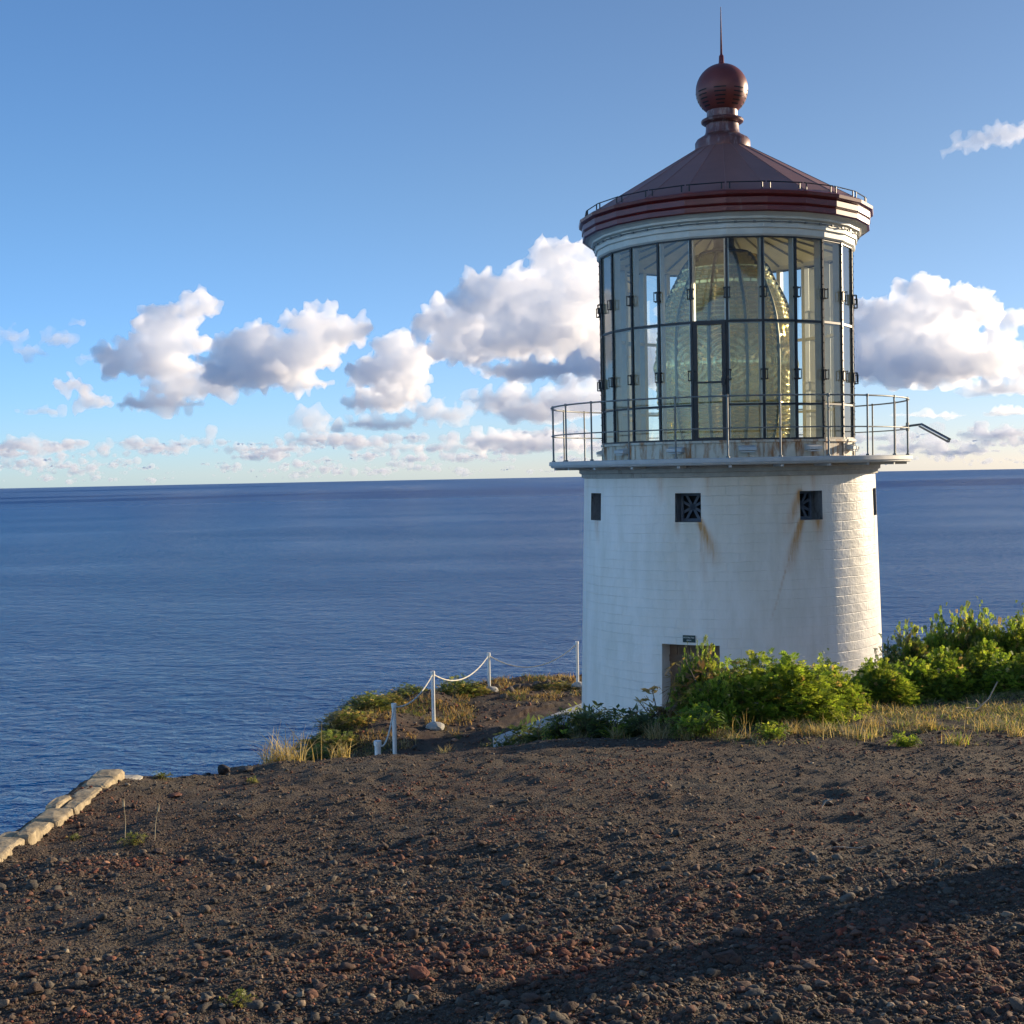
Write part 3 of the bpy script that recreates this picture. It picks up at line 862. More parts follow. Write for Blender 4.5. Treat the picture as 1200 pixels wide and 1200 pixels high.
# parapet below the glass, with its little ventilator hoods
mb = MB(); mb.lathe([(2.44, .13), (2.44, .405), (2.48, .41), (2.48, .452), (2.30, .452), (2.30, .14)], 24, .9); mb.build('parapet', M_parapet, LH)
for k in range(24):
    a = .9+15*k
    mb = MB(); rot = Matrix.Rotation(math.radians(a), 3, 'Z'); mb.box(PP(2.452, a, .27), (.06, .02, .25), rot)
    mb.build('batten', M_parapet, LH)
for k in range(12):
    a = 8.4+30*k; rot = Matrix.Rotation(math.radians(a), 3, 'Z')
    mb = MB(); c = Vector(PP(2.50, a, .30))
    mb.add([c+rot@Vector(p) for p in ((-.15, .08, .055), (.15, .08, .055), (-.15, -.06, .02), (.15, -.06, .02), (-.15, -.06, -.035), (.15, -.06, -.035), (-.15, .08, -.045), (.15, .08, -.045))],
           [(0, 2, 3, 1), (2, 4, 5, 3), (4, 6, 7, 5), (0, 6, 4, 2), (1, 3, 5, 7), (0, 1, 7, 6)])
    mb.box(c+rot@Vector((0, .0, -.06)), (.24, .1, .02), rot)
    mb.build('ventilator_hood', M_deck, LH)
# glazing: 24 sides, three rows
ROWS = [(.455, 1.09), (1.09, 2.575), (2.575, 4.07)]
RG = 2.43
for k in range(24):
    a = .9+15*k; rot = Matrix.Rotation(math.radians(a), 3, 'Z')
    mb = MB(); mb.box(PP(RG+.012, a, 2.265), (.042, .034, 3.63), rot)
    wide = k in (0, 23)
    if wide: mb.box(PP(RG-.01, a-(1.1 if k == 0 else -1.1), 1.52), (.05, .04, 2.12), rot)
    for j in range(24): mb.box(PP(RG+.034, a, .55+j*.15), (.016, .014, .016), rot)
    mu = mb.build('mullion', M_black, LH)
    mb = MB(); mb.box(PP(RG-.075, a, 2.26), (.085, .13, 3.6), rot); mb.build('inner_post', M_inner, LH)
    for zc in (3.08, 1.62):
        mb = MB()
        c = Vector(PP(RG+.02, a, zc))
        pts = [(-.055, -.0, .07), (-.06, -.05, .085), (-.045, -.075, .09), (-.045, -.075, -.09), (-.06, -.05, -.085), (-.055, -.0, -.07)]
        for sx in (-1, 1):
            mb.tube([c+rot@Vector((sx*p[0], p[1], p[2])) for p in pts], .009, 6)
        mb.box(c+rot@Vector((0, -.015, 0)), (.05, .03, .20), rot)
        mb.box(c+rot@Vector((0, -.012, .088)), (.12, .02, .02), rot); mb.box(c+rot@Vector((0, -.012, -.088)), (.12, .02, .02), rot)
        mb.build('hand_grip', M_black, mu)
def polyring(r0, z, h, d, mat, name='glazing_bar', skip=()):
    m_ = MB()
    for k in range(24):
        if k in skip: continue
        a0 = .9+15*k; a = a0+7.5; L = 2*r0*math.sin(math.radians(7.5)); ap = r0*math.cos(math.radians(7.5))
        m_.box(PP(ap, a, z), (L, d, h), Matrix.Rotation(math.radians(a), 3, 'Z'))
    return m_.build(name, mat, LH)
polyring(RG+.005, .468, .035, .045, M_black, 'lower_sill')
polyring(RG+.003, 1.09, .034, .036, M_black, skip=(23,)); polyring(RG+.003, 2.575, .042, .036, M_black); polyring(RG+.004, 4.06, .03, .04, M_black)
polyring(RG-.10, 1.09, .05, .03, M_inner, 'inner_rail', skip=(23,)); polyring(RG-.10, 2.575, .06, .03, M_inner, 'inner_rail')
for k in range(24):
    a0, a1 = .9+15*k, .9+15*(k+1)
    for j, (z0, z1) in enumerate(ROWS):
        if k == 23 and j < 2: continue
        mb = MB(); mb.add([PP(RG, a0, z0), PP(RG, a1, z0), PP(RG, a1, z1), PP(RG, a0, z1)], [(0, 1, 2, 3)])
        mb.build('window_pane', M_glass, LH)
# the glazed door in the lantern: black frame, a push bar
a = .9-7.5; rot = Matrix.Rotation(math.radians(a), 3, 'Z'); ap = RG*math.cos(math.radians(7.5)); c = Vector(PP(ap, a, 1.515))
hw = RG*math.sin(math.radians(7.5))-.03
mb = MB()
for sx in (-1, 1): mb.box(c+rot@Vector((sx*(hw-.035), -.015, 0)), (.07, .06, 2.10), rot)
for zz, hh in ((1.03, .055), (-1.03, .05)): mb.box(c+rot@Vector((0, -.018, zz)), (2*hw, .06, hh), rot)
gd = mb.build('gallery_door', M_black, LH)
mb = MB(); mb.box(c+rot@Vector((0, -.03, -.02)), (2*hw-.1, .03, .035), rot); mb.box(c+rot@Vector((hw-.05, -.06, -.01)), (.06, .06, .13), rot)
mb.build('push_bar', M_black, gd)
mb = MB(); mb.add([c+rot@Vector(p) for p in ((-hw, 0, -1.03), (hw, 0, -1.03), (hw, 0, 1.03), (-hw, 0, 1.03))], [(0, 1, 2, 3)]); mb.build('door_pane', M_glass, gd)

# cornice and roof, all 24-sided
mb = MB(); mb.lathe([(2.38, 4.07), (2.47, 4.07), (2.50, 4.10), (2.50, 4.20), (2.535, 4.215), (2.535, 4.335), (2.60, 4.36), (2.60, 4.40), (2.66, 4.44), (2.735, 4.455)], 24, .9); mb.build('cornice', M_cream, LH)
mb = MB(); mb.lathe([(2.735, 4.45), (2.775, 4.47), (2.775, 4.55), (2.745, 4.565), (2.79, 4.60), (2.79, 4.695), (2.77, 4.71), (2.84, 4.745), (2.85, 4.80), (2.80, 4.83), (2.76, 4.835)], 24, .9); mb.build('gutter', M_red, LH)
mb = MB(); mb.tube([PP(2.555, .9+7.5*k, 4.305) for k in range(48)], .009, 5, closed=True)
for k in range(48): mb.box(PP(2.552, 4.65+7.5*k, 4.305), (.05, .03, .03), Matrix.Rotation(math.radians(4.65+7.5*k), 3, 'Z'))
mb.build('clipped_cable', M_rail, LH)
mb = MB(); mb.lathe([(2.78, 4.825), (.52, 6.17)], 24, .9)
for k in range(24):
    a = .9+15*k; mb.tube([PP(2.77, a, 4.831), PP(.52, a, 6.174)], .007, 4)
mb.build('roof', M_roof, LH)
for k in range(24):
    a0, a1 = .9+15*k, .9+15*(k+1); ap = 2.72
    mb = MB(); q0 = Vector(PP(ap, a0, 0)); q1 = Vector(PP(ap, a1, 0)); e = (q1-q0)
    pts = []
    for t_, z in ((.10, 4.84), (.10, 4.97), (.9, 4.97), (.9, 4.84)):
        p = q0+e*t_; p.z = z-TERR; pts.append(p)
    mb.tube([pts[0]-Vector((0, 0, .02)), pts[0], pts[1]], .013, 5); mb.tube([pts[3], pts[2]], .013, 5)
    mb.tube([pts[1]-e*.08, pts[2]+e*.08], .011, 5)
    mb.build('roof_rail', M_black, LH)
mb = MB(); mb.lathe([(.50, 6.12), (.535, 6.14), (.535, 6.30), (.50, 6.36), (.40, 6.42), (.345, 6.46), (.325, 6.52), (.315, 6.66)], 48, 0)
mb.lathe([(.315, 6.655), (.36, 6.66), (.405, 6.69), (.415, 6.72), (.40, 6.745), (.34, 6.775), (.30, 6.78), (.295, 6.95)], 48, 0)
fn = mb.build('ventilator_neck', plain('faded_red_metal', (.15, .055, .045), .35, .2, .2, 5, dirt=((.34, .26, .24), .50)), LH, True, 35)
mb = MB(); BZ = 7.32; RB = .505
mb.lathe([(RB*math.sin(math.radians(t)), BZ-RB*math.cos(math.radians(t))) for t in np.linspace(22, 179.5, 40)], 64, 0)
ball = mb.build('ventilator_ball', plain('dark_red_ball_paint', (.17, .035, .026), .38, .1, .15, 4), LH, True)
for row, zz in enumerate((7.26, 7.185, 7.11, 7.04, 6.98)):
    h = .011
    for s_ in range(8):
        mb = MB()
        a0 = s_*45-4; rr = math.sqrt(RB*RB-(zz-BZ)**2)
        wdt = 27-row*1.0
        nn = 8; V = []
        for j in range(nn+1):
            g = a0-wdt/2+wdt*j/nn
            for sg in (-1, 1):
                z_ = zz+sg*h; V.append(PP(math.sqrt((RB+.004)**2-(z_-BZ)**2), g, z_))
        mb.add(V, [(2*j, 2*j+2, 2*j+3, 2*j+1) for j in range(nn)])
        mb.build('vent_slot_shade', M_dark, ball)  # dark strip on the ball skin paints the shade of an open slot
mb = MB(); mb.tube([PP(0, 0, 7.80), PP(0, 0, 7.86), PP(0, 0, 7.98), PP(0, 0, 8.0), PP(0, 0, 8.02), PP(0, 0, 8.93)], [.07, .055, .048, .03, .024, .006], 10)
mb.build('lightning_rod', M_red, LH, True, 40)

# lantern interior: ceiling, vent pipe, lens
mb = MB(); mb.lathe([(2.36, 4.08), (2.32, 4.16), (.42, 4.72)], 24, .9); mb.build('ceiling', M_inner, LH)
mb = MB()
for k in range(24): mb.tube([PP(2.30, .9+15*k, 4.145), PP(.42, .9+15*k, 4.70)], .02, 5)
mb.build('ceiling_ribs', plain('grey_rib_paint', (.22, .23, .22), .6), LH)
mb = MB(); mb.lathe([(.50, 4.14), (.48, 4.17), (.24, 4.22), (.20, 4.30), (.20, 4.74)], 32, 0); mb.build('vent_pipe', plain('dull_iron', (.07, .08, .09), .5, .3), LH, True, 40)
LP = np.array([(.40, 1.16), (.62, 1.22), (.85, 1.27), (1.10, 1.305), (1.4, 1.325), (1.9, 1.335), (2.4, 1.325), (2.8, 1.275), (3.1, 1.19), (3.4, 1.06), (3.6, .94), (3.8, .86), (3.95, .75), (4.08, .62)])
def lens():
    zz = np.linspace(.40, 4.08, 330); na = 288
    rr = np.interp(zz, LP[:, 0], LP[:, 1])
    ker = np.ones(15)/15; rr = rr*1.025; rr = np.convolve(np.pad(rr, 7, 'edge'), ker, 'valid')
    PH, Z = np.meshgrid(np.arange(na)*360/na, zz)
    R = np.repeat(rr[:, None], na, 1)
    saw = lambda t: (t-np.floor(t))
    up = Z > 2.72; dn = Z < 1.18
    ridge = np.zeros_like(R)
    ridge = np.where(up, .062*saw((Z-2.72)/.092), ridge)
    ridge = np.where(dn, .062*(1-saw((Z-.40)/.092)), ridge)
    # each middle panel: rings round a bullseye
    dph = ((PH-2.0+15) % 30-15)*math.pi/180*1.3
    dz = Z-1.95
    dist = np.sqrt((dph*1.05)**2+dz**2)
    mid = ~(up | dn)
    bull = np.where(dist < .16, .075*(1-(dist/.20)**2)+.01, .05*(1-saw((dist-.20)/.12)))
    ridge = np.where(mid, bull, ridge)
    R = R+ridge-.04
    Ri = np.repeat((rr-.10)[:, None], na, 1)
    def grid(Rg, flip):
        a = np.radians(PH); V = np.stack([Rg*np.sin(a), -Rg*np.cos(a), Z-TERR], -1).reshape(-1, 3)
        idx = np.arange(len(zz)*na).reshape(len(zz), na); nx = np.roll(idx, -1, 1)
        Fa = np.stack([idx[:-1], nx[:-1], nx[1:], idx[1:]], -1).reshape(-1, 4)
        return V, (Fa[:, ::-1] if flip else Fa)
    V1, F1 = grid(R, False); V2, F2 = grid(Ri, True)
    n1 = len(V1); F2 = F2+n1
    lo = np.arange(na); hi = np.arange(na)+(len(zz)-1)*na
    caps = np.concatenate([np.stack([lo, lo+n1, np.roll(lo, -1)+n1, np.roll(lo, -1)], -1), np.stack([hi, np.roll(hi, -1), np.roll(hi, -1)+n1, hi+n1], -1)])
    me = raw_mesh('lens', np.concatenate([V1, V2]), np.concatenate([F1, F2, caps]), False)
    me.materials.append(M_lens)
    o = bpy.data.objects.new('lens', me); C.objects.link(o); o.parent = LH
    for k in range(12):
        a = 17.0+30*k
        mb = MB(); pts = [PP(np.interp(z, zz, rr)-.01, a, z) for z in np.linspace(.38, 4.08, 30)]
        mb.tube(pts, .034, 5)
        mb.build('lens_rib', M_brassdark, o, True)
    for z, r in ((.40, 1.15), (1.18, 1.30), (2.72, 1.275), (4.09, .56)):
        m_ = ring(r-.01, z, .028, 72, 6); m_.build('lens_band', M_brassdark, o, True)
M_brassdark = plain('tarnished_brass', (.13, .12, .06), .4, .6, .25, 9)
lens()
mb = MB(); mb.lathe([(1.20, .13), (1.20, .36), (.2, .37)], 48, 0); mb.build('lens_pedestal', M_inner, LH, True, 40)
mb = MB(); mb.tube([PP(0, 0, .37), PP(0, 0, 1.5)], .16, 16); mb.tube([PP(0, 0, 1.5), PP(0, 0, 1.62)], .30, 20); mb.tube([PP(0, 0, 1.62), PP(0, 0, 2.2)], .09, 12)
for g in (20, 140, 260): mb.tube([PP(.55, g, .37), PP(.55, g, 3.4)], .03, 6)
mb.build('lamp_stand', M_brass, LH, True, 40)

# sign above the door
SG = empty('sign', (TX, TY, TERR), 'small dark green sign with two lines of white letters above the tower door', 'sign', rz=-face)
rot = Matrix.Rotation(math.radians(-14.1), 3, 'Z'); c = Vector(PP(RT(-3.06)+.012, -14.1, -3.06))
mb = MB(); mb.box(c, (.225, .016, .125), rot); mb.build('sign_board', plain('dark_green_sign_paint', (.008, .035, .03), .5), SG)
def text(s, size, pos, rot3, mat, parent, name='lettering'):
    cu = bpy.data.curves.new('t', 'FONT'); cu.body = s; cu.size = size; cu.align_x = 'CENTER'; cu.align_y = 'CENTER'; cu.extrude = .001
    t = bpy.data.objects.new('t', cu); C.objects.link(t)
    me = bpy.data.meshes.new_from_object(t.evaluated_get(bpy.context.evaluated_depsgraph_get()))
    bpy.data.objects.remove(t)
    o = bpy.data.objects.new(name, me); me.materials.clear(); me.materials.append(mat); C.objects.link(o); o.parent = parent
    o.matrix_local = Matrix.Translation(pos) @ (rot3 @ Matrix.Rotation(PI/2, 3, 'X')).to_4x4()
M_letter = plain('white_letter_paint', (.6, .64, .6), .5)
text('RESTRICTED', .036, c+rot@Vector((0, -.010, .022)), rot, M_letter, SG)
text('AREA', .036, c+rot@Vector((0, -.010, -.026)), rot, M_letter, SG)

# folded dark panel on a bracket outside the gallery rail
SP = empty('solar_panel', Vector(LH.matrix_basis @ Vector(PP(3.46, 88, .64))) if False else (TX, TY, TERR), 'thin dark solar panel sloping out from the right side of the gallery railing', 'solar panel', rz=-face)
rad = lambda r, z, t: Vector((r, t, z-TERR))          # t along the view, r to the right
def slab(m_, r0, z0, r1, z1, w, th):
    d = Vector((r1-r0, 0, z1-z0)).normalized(); nrm = Vector((-d.z, 0, d.x))*th/2
    V = []
    for rr_, zz_ in ((r0, z0), (r1, z1)):
        for sg in (-1, 1):
            for t_ in (-w/2, w/2): V.append(rad(rr_, zz_, t_)+nrm*sg)
    m_.add(V, [(0, 1, 3, 2), (4, 6, 7, 5), (0, 4, 5, 1), (2, 3, 7, 6), (0, 2, 6, 4), (1, 5, 7, 3)])
m_ = MB(); slab(m_, 3.68, .735, 4.22, .42, .26, .022); m_.build('panel', plain('dark_panel_glass', (.012, .014, .02), .15), SP)
m_ = MB(); slab(m_, 3.66, .685, 4.20, .37, .24, .016); m_.tube([rad(4.19, .375, .1), rad(4.21, .425, .1)], .012); m_.tube([rad(4.19, .375, -.1), rad(4.21, .425, -.1)], .012); m_.build('backing_frame', M_rail, SP)
m_ = MB(); m_.tube([rad(3.30, .66, 0), rad(3.50, .70, 0), rad(3.68, .72, 0)], .022); m_.tube([rad(3.44, .60, .0), rad(3.44, .76, 0)], .032); m_.build('bracket', M_rail, SP)

# concrete apron round the tower
def prism(poly, z0, z1, mb):
    n = len(poly); V = [(x, y, z0) for x, y in poly]+[(x, y, z1) for x, y in poly]
    mb.add(V, [tuple(reversed(range(n))), tuple(range(n, 2*n))]+[(i, (i+1) % n, n+(i+1) % n, n+i) for i in range(n)])
mb = MB(); prism([(-.45, 25.2), (-.3, 21.6), (5, 20.6), (9, 22), (9.5, 28), (6, 30.6), (1.7, 29.2)], TERR-.4, TERR+.10, mb)
ap_ = mb.build('concrete_apron', plain('pale_apron_paint', (.44, .44, .42), .8, 0, .15, 2.5, .004, dirt=((.25, .21, .16), .6))); ap_['kind'] = 'structure'

# ------------------------------------------------------------------ post and rope fence
FE = empty('rope_fence', (-1.2, 26, TERR), 'white post and rope fence along the brink of the lower terrace left of the tower', 'fence')
FO = Vector((-1.2, 26, TERR))
posts = []
for px, top, dep, rad_ in ((442.5, 869, 21.0, .050), (461.5, 825, 23.6, .038), (507, 787, 26.6, .036), (572.5, 765.5, 31.0, .036), (676, 752, 31.6, .036)):
    d = ray(px, top); x = d.x/d.y*dep; zt = d.z/d.y*dep; zb = hgt(x, dep)
    posts.append((Vector((x, dep, zt)), zb, rad_))
    mb = MB(); mb.tube([Vector((x, dep, zb-.15))-FO, Vector((x, dep, zt))-FO], rad_, 12); mb.tube([Vector((x, dep, zt-.06))-FO, Vector((x, dep, zt+.012))-FO], rad_*1.25, 12)
    mb.build('post', M_white, FE, True, 40)
for i in (2, 3, 4):
    p, zb, _ = posts[i]
    V = ICO2[0]*np.array((.20, .17, .11)); V *= (1+.2*fbm3(V, 9, 3, i))[:, None]
    mb = MB(); mb.add([Vector(v)+Vector((p.x+.03, p.y-.04, zb+.03))-FO for v in V], [tuple(f) for f in ICO2[1]]); mb.build('footing', M_conc, FE)
M_rope = plain('white_rope', (.62, .60, .52), .9, 0, .25, 40)
sag = [.42, .30, .52, .66]
for i in range(4):
    a, b_ = posts[i][0]-Vector((0, 0, .05)), posts[i+1][0]-Vector((0, 0, .05))
    pts = [a.lerp(b_, t)-Vector((0, 0, sag[i]*4*t*(1-t)*.62))-FO for t in np.linspace(0, 1, 34)]
    mb = MB()
    mb.tube(pts, [.014+.003*math.sin(j*2.6) for j in range(34)], 6); mb.build('rope', M_rope, FE, True)

# ------------------------------------------------------------------ pale stone retaining wall on the left brink
def stone_wall():
    r = np.random.default_rng(8)
    WO = Vector((-3.6, 11.3, 0)); WO.z = hgt(-3.3, 11)
    root = empty('retaining_wall', WO, 'low pale stone wall along the left brink of the cinder plateau', 'wall')
    mb = MB(); y = 4.0
    def stone(x0, x1, y0, y1, z0, z1):
        n = 4; V = ICO3[0].copy()
        V = np.sign(V)*np.abs(V)**.35; V /= np.abs(V).max()
        V = V*np.array(((x1-x0)/2, (y1-y0)/2, (z1-z0)/2))*(1+.16*fbm3(V, 2.6, 4, r.uniform(0, 50)))[:, None]
        V += np.array(((x0+x1)/2, (y0+y1)/2, (z0+z1)/2))
        mb.add([Vector(v)-WO for v in V], [tuple(f) for f in ICO3[1]])
    while y < 11.1:
        L = r.uniform(.14, .42)
        xw = -3.32+.02*math.sin(y*1.3)+r.uniform(-.015, .015)
        g = max(hgt(v_, y+u_) for v_ in (-3.5, -3.42, -3.34) for u_ in (0, L/2, L))-.006
        if r.random() < .35:
            w_ = r.uniform(.09, .15); stone(xw-w_, xw, y-.01, y+L+.01, g-.12, g+.03+r.uniform(-.02, .02)); stone(xw-.26, xw-w_-.01, y, y+L+.01, g-.14, g+r.uniform(0, .03))
        else: stone(xw-r.uniform(.2, .26), xw+r.uniform(-.03, .02), y-.01, y+L+.01, g-.14, g+.02+r.uniform(-.02, .025))
        z = g-.15
        for c_ in range(4):
            stone(xw-.33, xw-.02, y+r.uniform(-.1, .1), y+L+r.uniform(-.1, .05), z-.20, z); z -= .2
        y += L
    mb.build('stone_courses', plain('pale_limestone', (.36, .29, .18), .95, 0, .4, 11, .02, dirt=((.15, .12, .085), .52)), root, False)
    mb = MB()
    g = hgt(-3.1, 11.2)
    for (x0, x1, y0, y1, dz) in ((-3.62, -3.22, 11.10, 11.36, .05), (-3.56, -3.28, 10.9, 11.08, .055)):
        stone(x0, x1, y0, y1, g-.12, g+dz)
    mb.build('end_slab', plain('white_capstone', (.52, .48, .38), .85, 0, .2, 7, .006, dirt=((.2, .18, .14), .6)), root, False)
stone_wall()
# ------------------------------------------------------------------ plants
def leaf_mat(name, transl=.5, rough=.55):
    m = bpy.data.materials.new(name); m.use_nodes = True
    t = m.node_tree; t.nodes.clear(); N = NT(t)
    a = N.n('ShaderNodeAttribute'); a.attribute_name = 'tint'
    b = N.n('ShaderNodeBsdfPrincipled'); N.l(a.outputs[0], b.inputs['Base Color']); b.inputs['Roughness'].default_value = rough; b.inputs['Specular IOR Level'].default_value = .35
    tl = N.n('ShaderNodeBsdfTranslucent')
    N.l(N.mix(1.0, a.outputs[0], (2.4, 2.1, 1.0), 'MULTIPLY'), tl.inputs[0])
    mx = N.n('ShaderNodeMixShader'); mx.inputs[0].default_value = transl; N.l(b.outputs[0], mx.inputs[1]); N.l(tl.outputs[0], mx.inputs[2])
    o = N.n('ShaderNodeOutputMaterial'); N.l(mx.outputs[0], o.inputs[0])
    return m
M_leaf = leaf_mat('green_leaf'); M_dry = leaf_mat('dry_straw', .35, .7)
M_stem = plain('woody_stem', (.10, .075, .045), .8, 0, .3, 20)
GREEN = np.array([(.14, .225, .034), (.20, .285, .045), (.10, .165, .030), (.26, .315, .070), (.075, .12, .026)])
OLIVE = np.array([(.11, .145, .05), (.08, .12, .05), (.16, .17, .07), (.065, .09, .04)])
STRAW = np.array([(.38, .31, .17), (.29, .23, .12), (.46, .40, .25), (.20, .15, .08), (.18, .19, .08)])

def attr_mesh(name, V, Fa, cols_per_vert, mat, smooth=False):
    me = raw_mesh(name, V, Fa, smooth)
    at = me.color_attributes.new('tint', 'FLOAT_COLOR', 'POINT')
    c = np.ones((len(V), 4), np.float32); c[:, :3] = cols_per_vert
    at.data.foreach_set('color', c.ravel()); me.materials.append(mat)
    return me
def nrm(a): return a/np.maximum(np.linalg.norm(a, axis=-1, keepdims=True), 1e-9)
def frond_geo(r, B, D, L, pairs, ll, lw, droop, cols):
    """feathery fronds: leaflets in pairs along an arching midrib"""
    n = len(B)
    up = np.tile((0, 0, 1.0), (n, 1))+r.normal(0, .35, (n, 3))
    S = nrm(np.cross(D, up)); Nn = np.cross(S, D)
    t = np.linspace(.12, 1.0, pairs)
    P = B[:, None]+D[:, None]*(L[:, None, None]*t[None, :, None]); P[:, :, 2] -= (droop*L)[:, None]*t[None]**2
    T = D[:, None]+np.array((0, 0, -1.0))*(2*droop[:, None]*t[None])[:, :, None]; T = nrm(T)
    out = []
    for sg in (-1, 1):
        d = nrm(S[:, None]*sg*.95+T*.5+Nn[:, None]*r.normal(.0, .30, (n, pairs, 1))+r.normal(0, .12, (n, pairs, 3)))
        l = (L[:, None]*ll*(1-.45*np.abs(t[None]*2-.9)))[:, :, None]
        w = np.cross(d, Nn[:, None]); w = nrm(w)*l*lw
        out.append(np.stack([P, P+d*l*.5+w, P+d*l, P+d*l*.5-w], 2))
    Q = np.concatenate(out, 1).reshape(-1, 3)
    nq = len(Q)//4
    rib = np.stack([P[:, :-1], P[:, 1:], P[:, 1:]+S[:, None]*.004, P[:, :-1]+S[:, None]*.004], 2).reshape(-1, 3)
    V = np.concatenate([Q, rib]); Fa = np.arange(len(V)).reshape(-1, 4)
    cv = np.repeat(cols, pairs*2*4, 0).reshape(n, 2, pairs, 4, 3) if False else None
    c1 = np.repeat(cols, pairs*4*2, 0)
    # order of Q: per plant [side -1 pairs, side +1 pairs]
    c2 = np.repeat(cols*.8, (pairs-1)*4, 0)
    return V, Fa, np.concatenate([c1, c2])
def dome_points(r, n, a, b, c, lo=.45):
    v = r.normal(size=(n, 3)); v = nrm(v); v[:, 2] = np.abs(v[:, 2])
    k = lo+(1-lo)*r.random((n, 1))**.55
    lump = 1+.22*np.sin(v[:, :1]*5+1.3)*np.cos(v[:, 1:2]*4+.6)+r.normal(0, .07, (n, 1))
    return v*k*lump*np.array((a, b, c)), v
def make_bush_meshes(seed, a, b, c, n, L, pal, pairs=11, ll=.36, lw=.17, dark=.0, droop=.35, dead=.05):
    r = np.random.default_rng(seed)
    Pn, v = dome_points(r, n, a, b, c)
    D = nrm(v*np.array((1, 1, .5))+np.array((0, 0, .45))+r.normal(0, .45, (n, 3)))
    far = r.random(n) < .07; Pn[far] *= r.uniform(1.03, 1.16, (far.sum(), 1)); D[far] = nrm(D[far]+np.array((0, 0, .6)))
    cols = pal[r.integers(0, len(pal), n)]*r.uniform(.75, 1.3, (n, 1))
    clump = sstep(.35, .65, vnoise(Pn[:, 0]/.28+seed, Pn[:, 1]/.28+Pn[:, 2]*3, 7))[:, None]
    cols = cols*(.75+.45*clump)
    k = r.random(n) < dead; cols[k] = STRAW[r.integers(0, 4, k.sum())]
    V, Fa, cc = frond_geo(r, Pn, D, L*r.uniform(.6, 1.3, n), pairs, ll, lw, np.full(n, droop), cols)
    fol = attr_mesh('foliage', V, Fa, cc, M_leaf)
    mb = MB()
    idx = r.choice(n, min(46, n), replace=False)
    for i in idx:
        e = Vector(Pn[i]); m_ = e*.5+Vector((r.normal()*.05, r.normal()*.05, .04))
        mb.tube([(e.x*.12, e.y*.12, -.08), m_, e], [.010, .006, .003], 5)
    sm = bpy.data.meshes.new('stems'); sm.from_pydata(mb.v, [], mb.f); sm.materials.append(M_stem)
    return fol, sm
def place_bush(meshes, loc, label, cat='bush', group=None, rz=0, s=(1, 1, 1), name='bush'):
    e = empty(name, loc, label, cat, group, rz); e.scale = s
    for me, nm in zip(meshes, ('foliage', 'stems')):
        o = bpy.data.objects.new(nm, me); C.objects.link(o); o.parent = e
    return e
def at(px, py, dmax=40):
    g = ground_at(px, py, dmax)
    return Vector(g) if g else on(px, 11.5)
def on(px, dep):
    d = ray(px, 700); x = d.x/d.y*dep
    return Vector((x, dep, hgt(x, dep)))
def fit(p, top, hw):
    """height and half width in metres for a plant standing at p that shows hw pixels half width and reaches row top"""
    e = ray(600+F*p.x/p.y, top); zt = e.z/e.y*p.y
    return zt-p.z, hw*p.y/F

KOA1 = make_bush_meshes(1, 1, .9, 1, 3600, .17, GREEN, dead=.03)
KOA2 = make_bush_meshes(2, 1, .9, 1, 3400, .17, GREEN, dead=.06)
KOA3 = make_bush_meshes(3, 1, .8, 1, 2600, .19, np.concatenate([GREEN, OLIVE]), dead=.14)
def bush_px(meshes, px, dep, top, hw, label, rz=0, deep=.8, group='green bushes on the crest below the tower'):
    p = on(px, dep); h, w = fit(p, top, hw)
    p.z -= .06
    return place_bush(meshes, p, label, 'bush', group, rz, (w*.93, w*deep, max(h, .3)*.84))
bush_px(KOA1, 900, 14.4, 760, 96, 'large bright green bush in front of the middle of the tower foot', 0, .7)
bush_px(KOA3, 822, 14.7, 752, 42, 'bush with dry tips standing before the tower door', 1.2)
bush_px(KOA2, 968, 15.2, 770, 52, 'green bush at the right end of the big bright one', 2.2)
bush_px(KOA2, 806, 14.6, 768, 26, 'narrow bush against the left side of the tower doorway', 2.6)
bush_px(KOA2, 842, 14.0, 778, 50, 'low dark green bush at the left foot of the big bright one', .7)
bush_px(KOA1, 1028, 16.0, 768, 46, 'green bush just below the sunlit right edge of the tower', 2.9)
bush_px(KOA3, 1062, 17.9, 731, 42, 'pale bush directly right of the tower with sea behind it', .4)
bush_px(KOA1, 1072, 16.6, 768, 46, 'low green bush in front of the pale one right of the tower', 5.6)
bush_px(KOA2, 1098, 18.5, 724, 46, 'rounded dark bush on the skyline left of the tall one', 1.1)
bush_px(KOA1, 1108, 17.0, 756, 54, 'bright green bush between the tower and the tall bush at right', 4.1)
bush_px(KOA3, 1128, 18.8, 714, 50, 'tall bush with brown stems on the skyline right of the tower', 2.0)
bush_px(KOA1, 1150, 17.4, 748, 50, 'yellow green bush in front of the tall skyline bush', .9)
bush_px(KOA2, 1158, 18.7, 716, 48, 'bush on the skyline between the tall one and the last one at right', 3.6)
bush_px(KOA2, 1196, 18.6, 717, 54, 'rounded bush on the skyline at the right edge of the photo', 5.0)
bush_px(KOA1, 1188, 16.8, 762, 56, 'broad low bush at the right edge below the skyline bushes', 3.3)
bush_px(KOA2, 1262, 17.0, 735, 66, 'bush cut off by the right edge of the photo', 3.9)

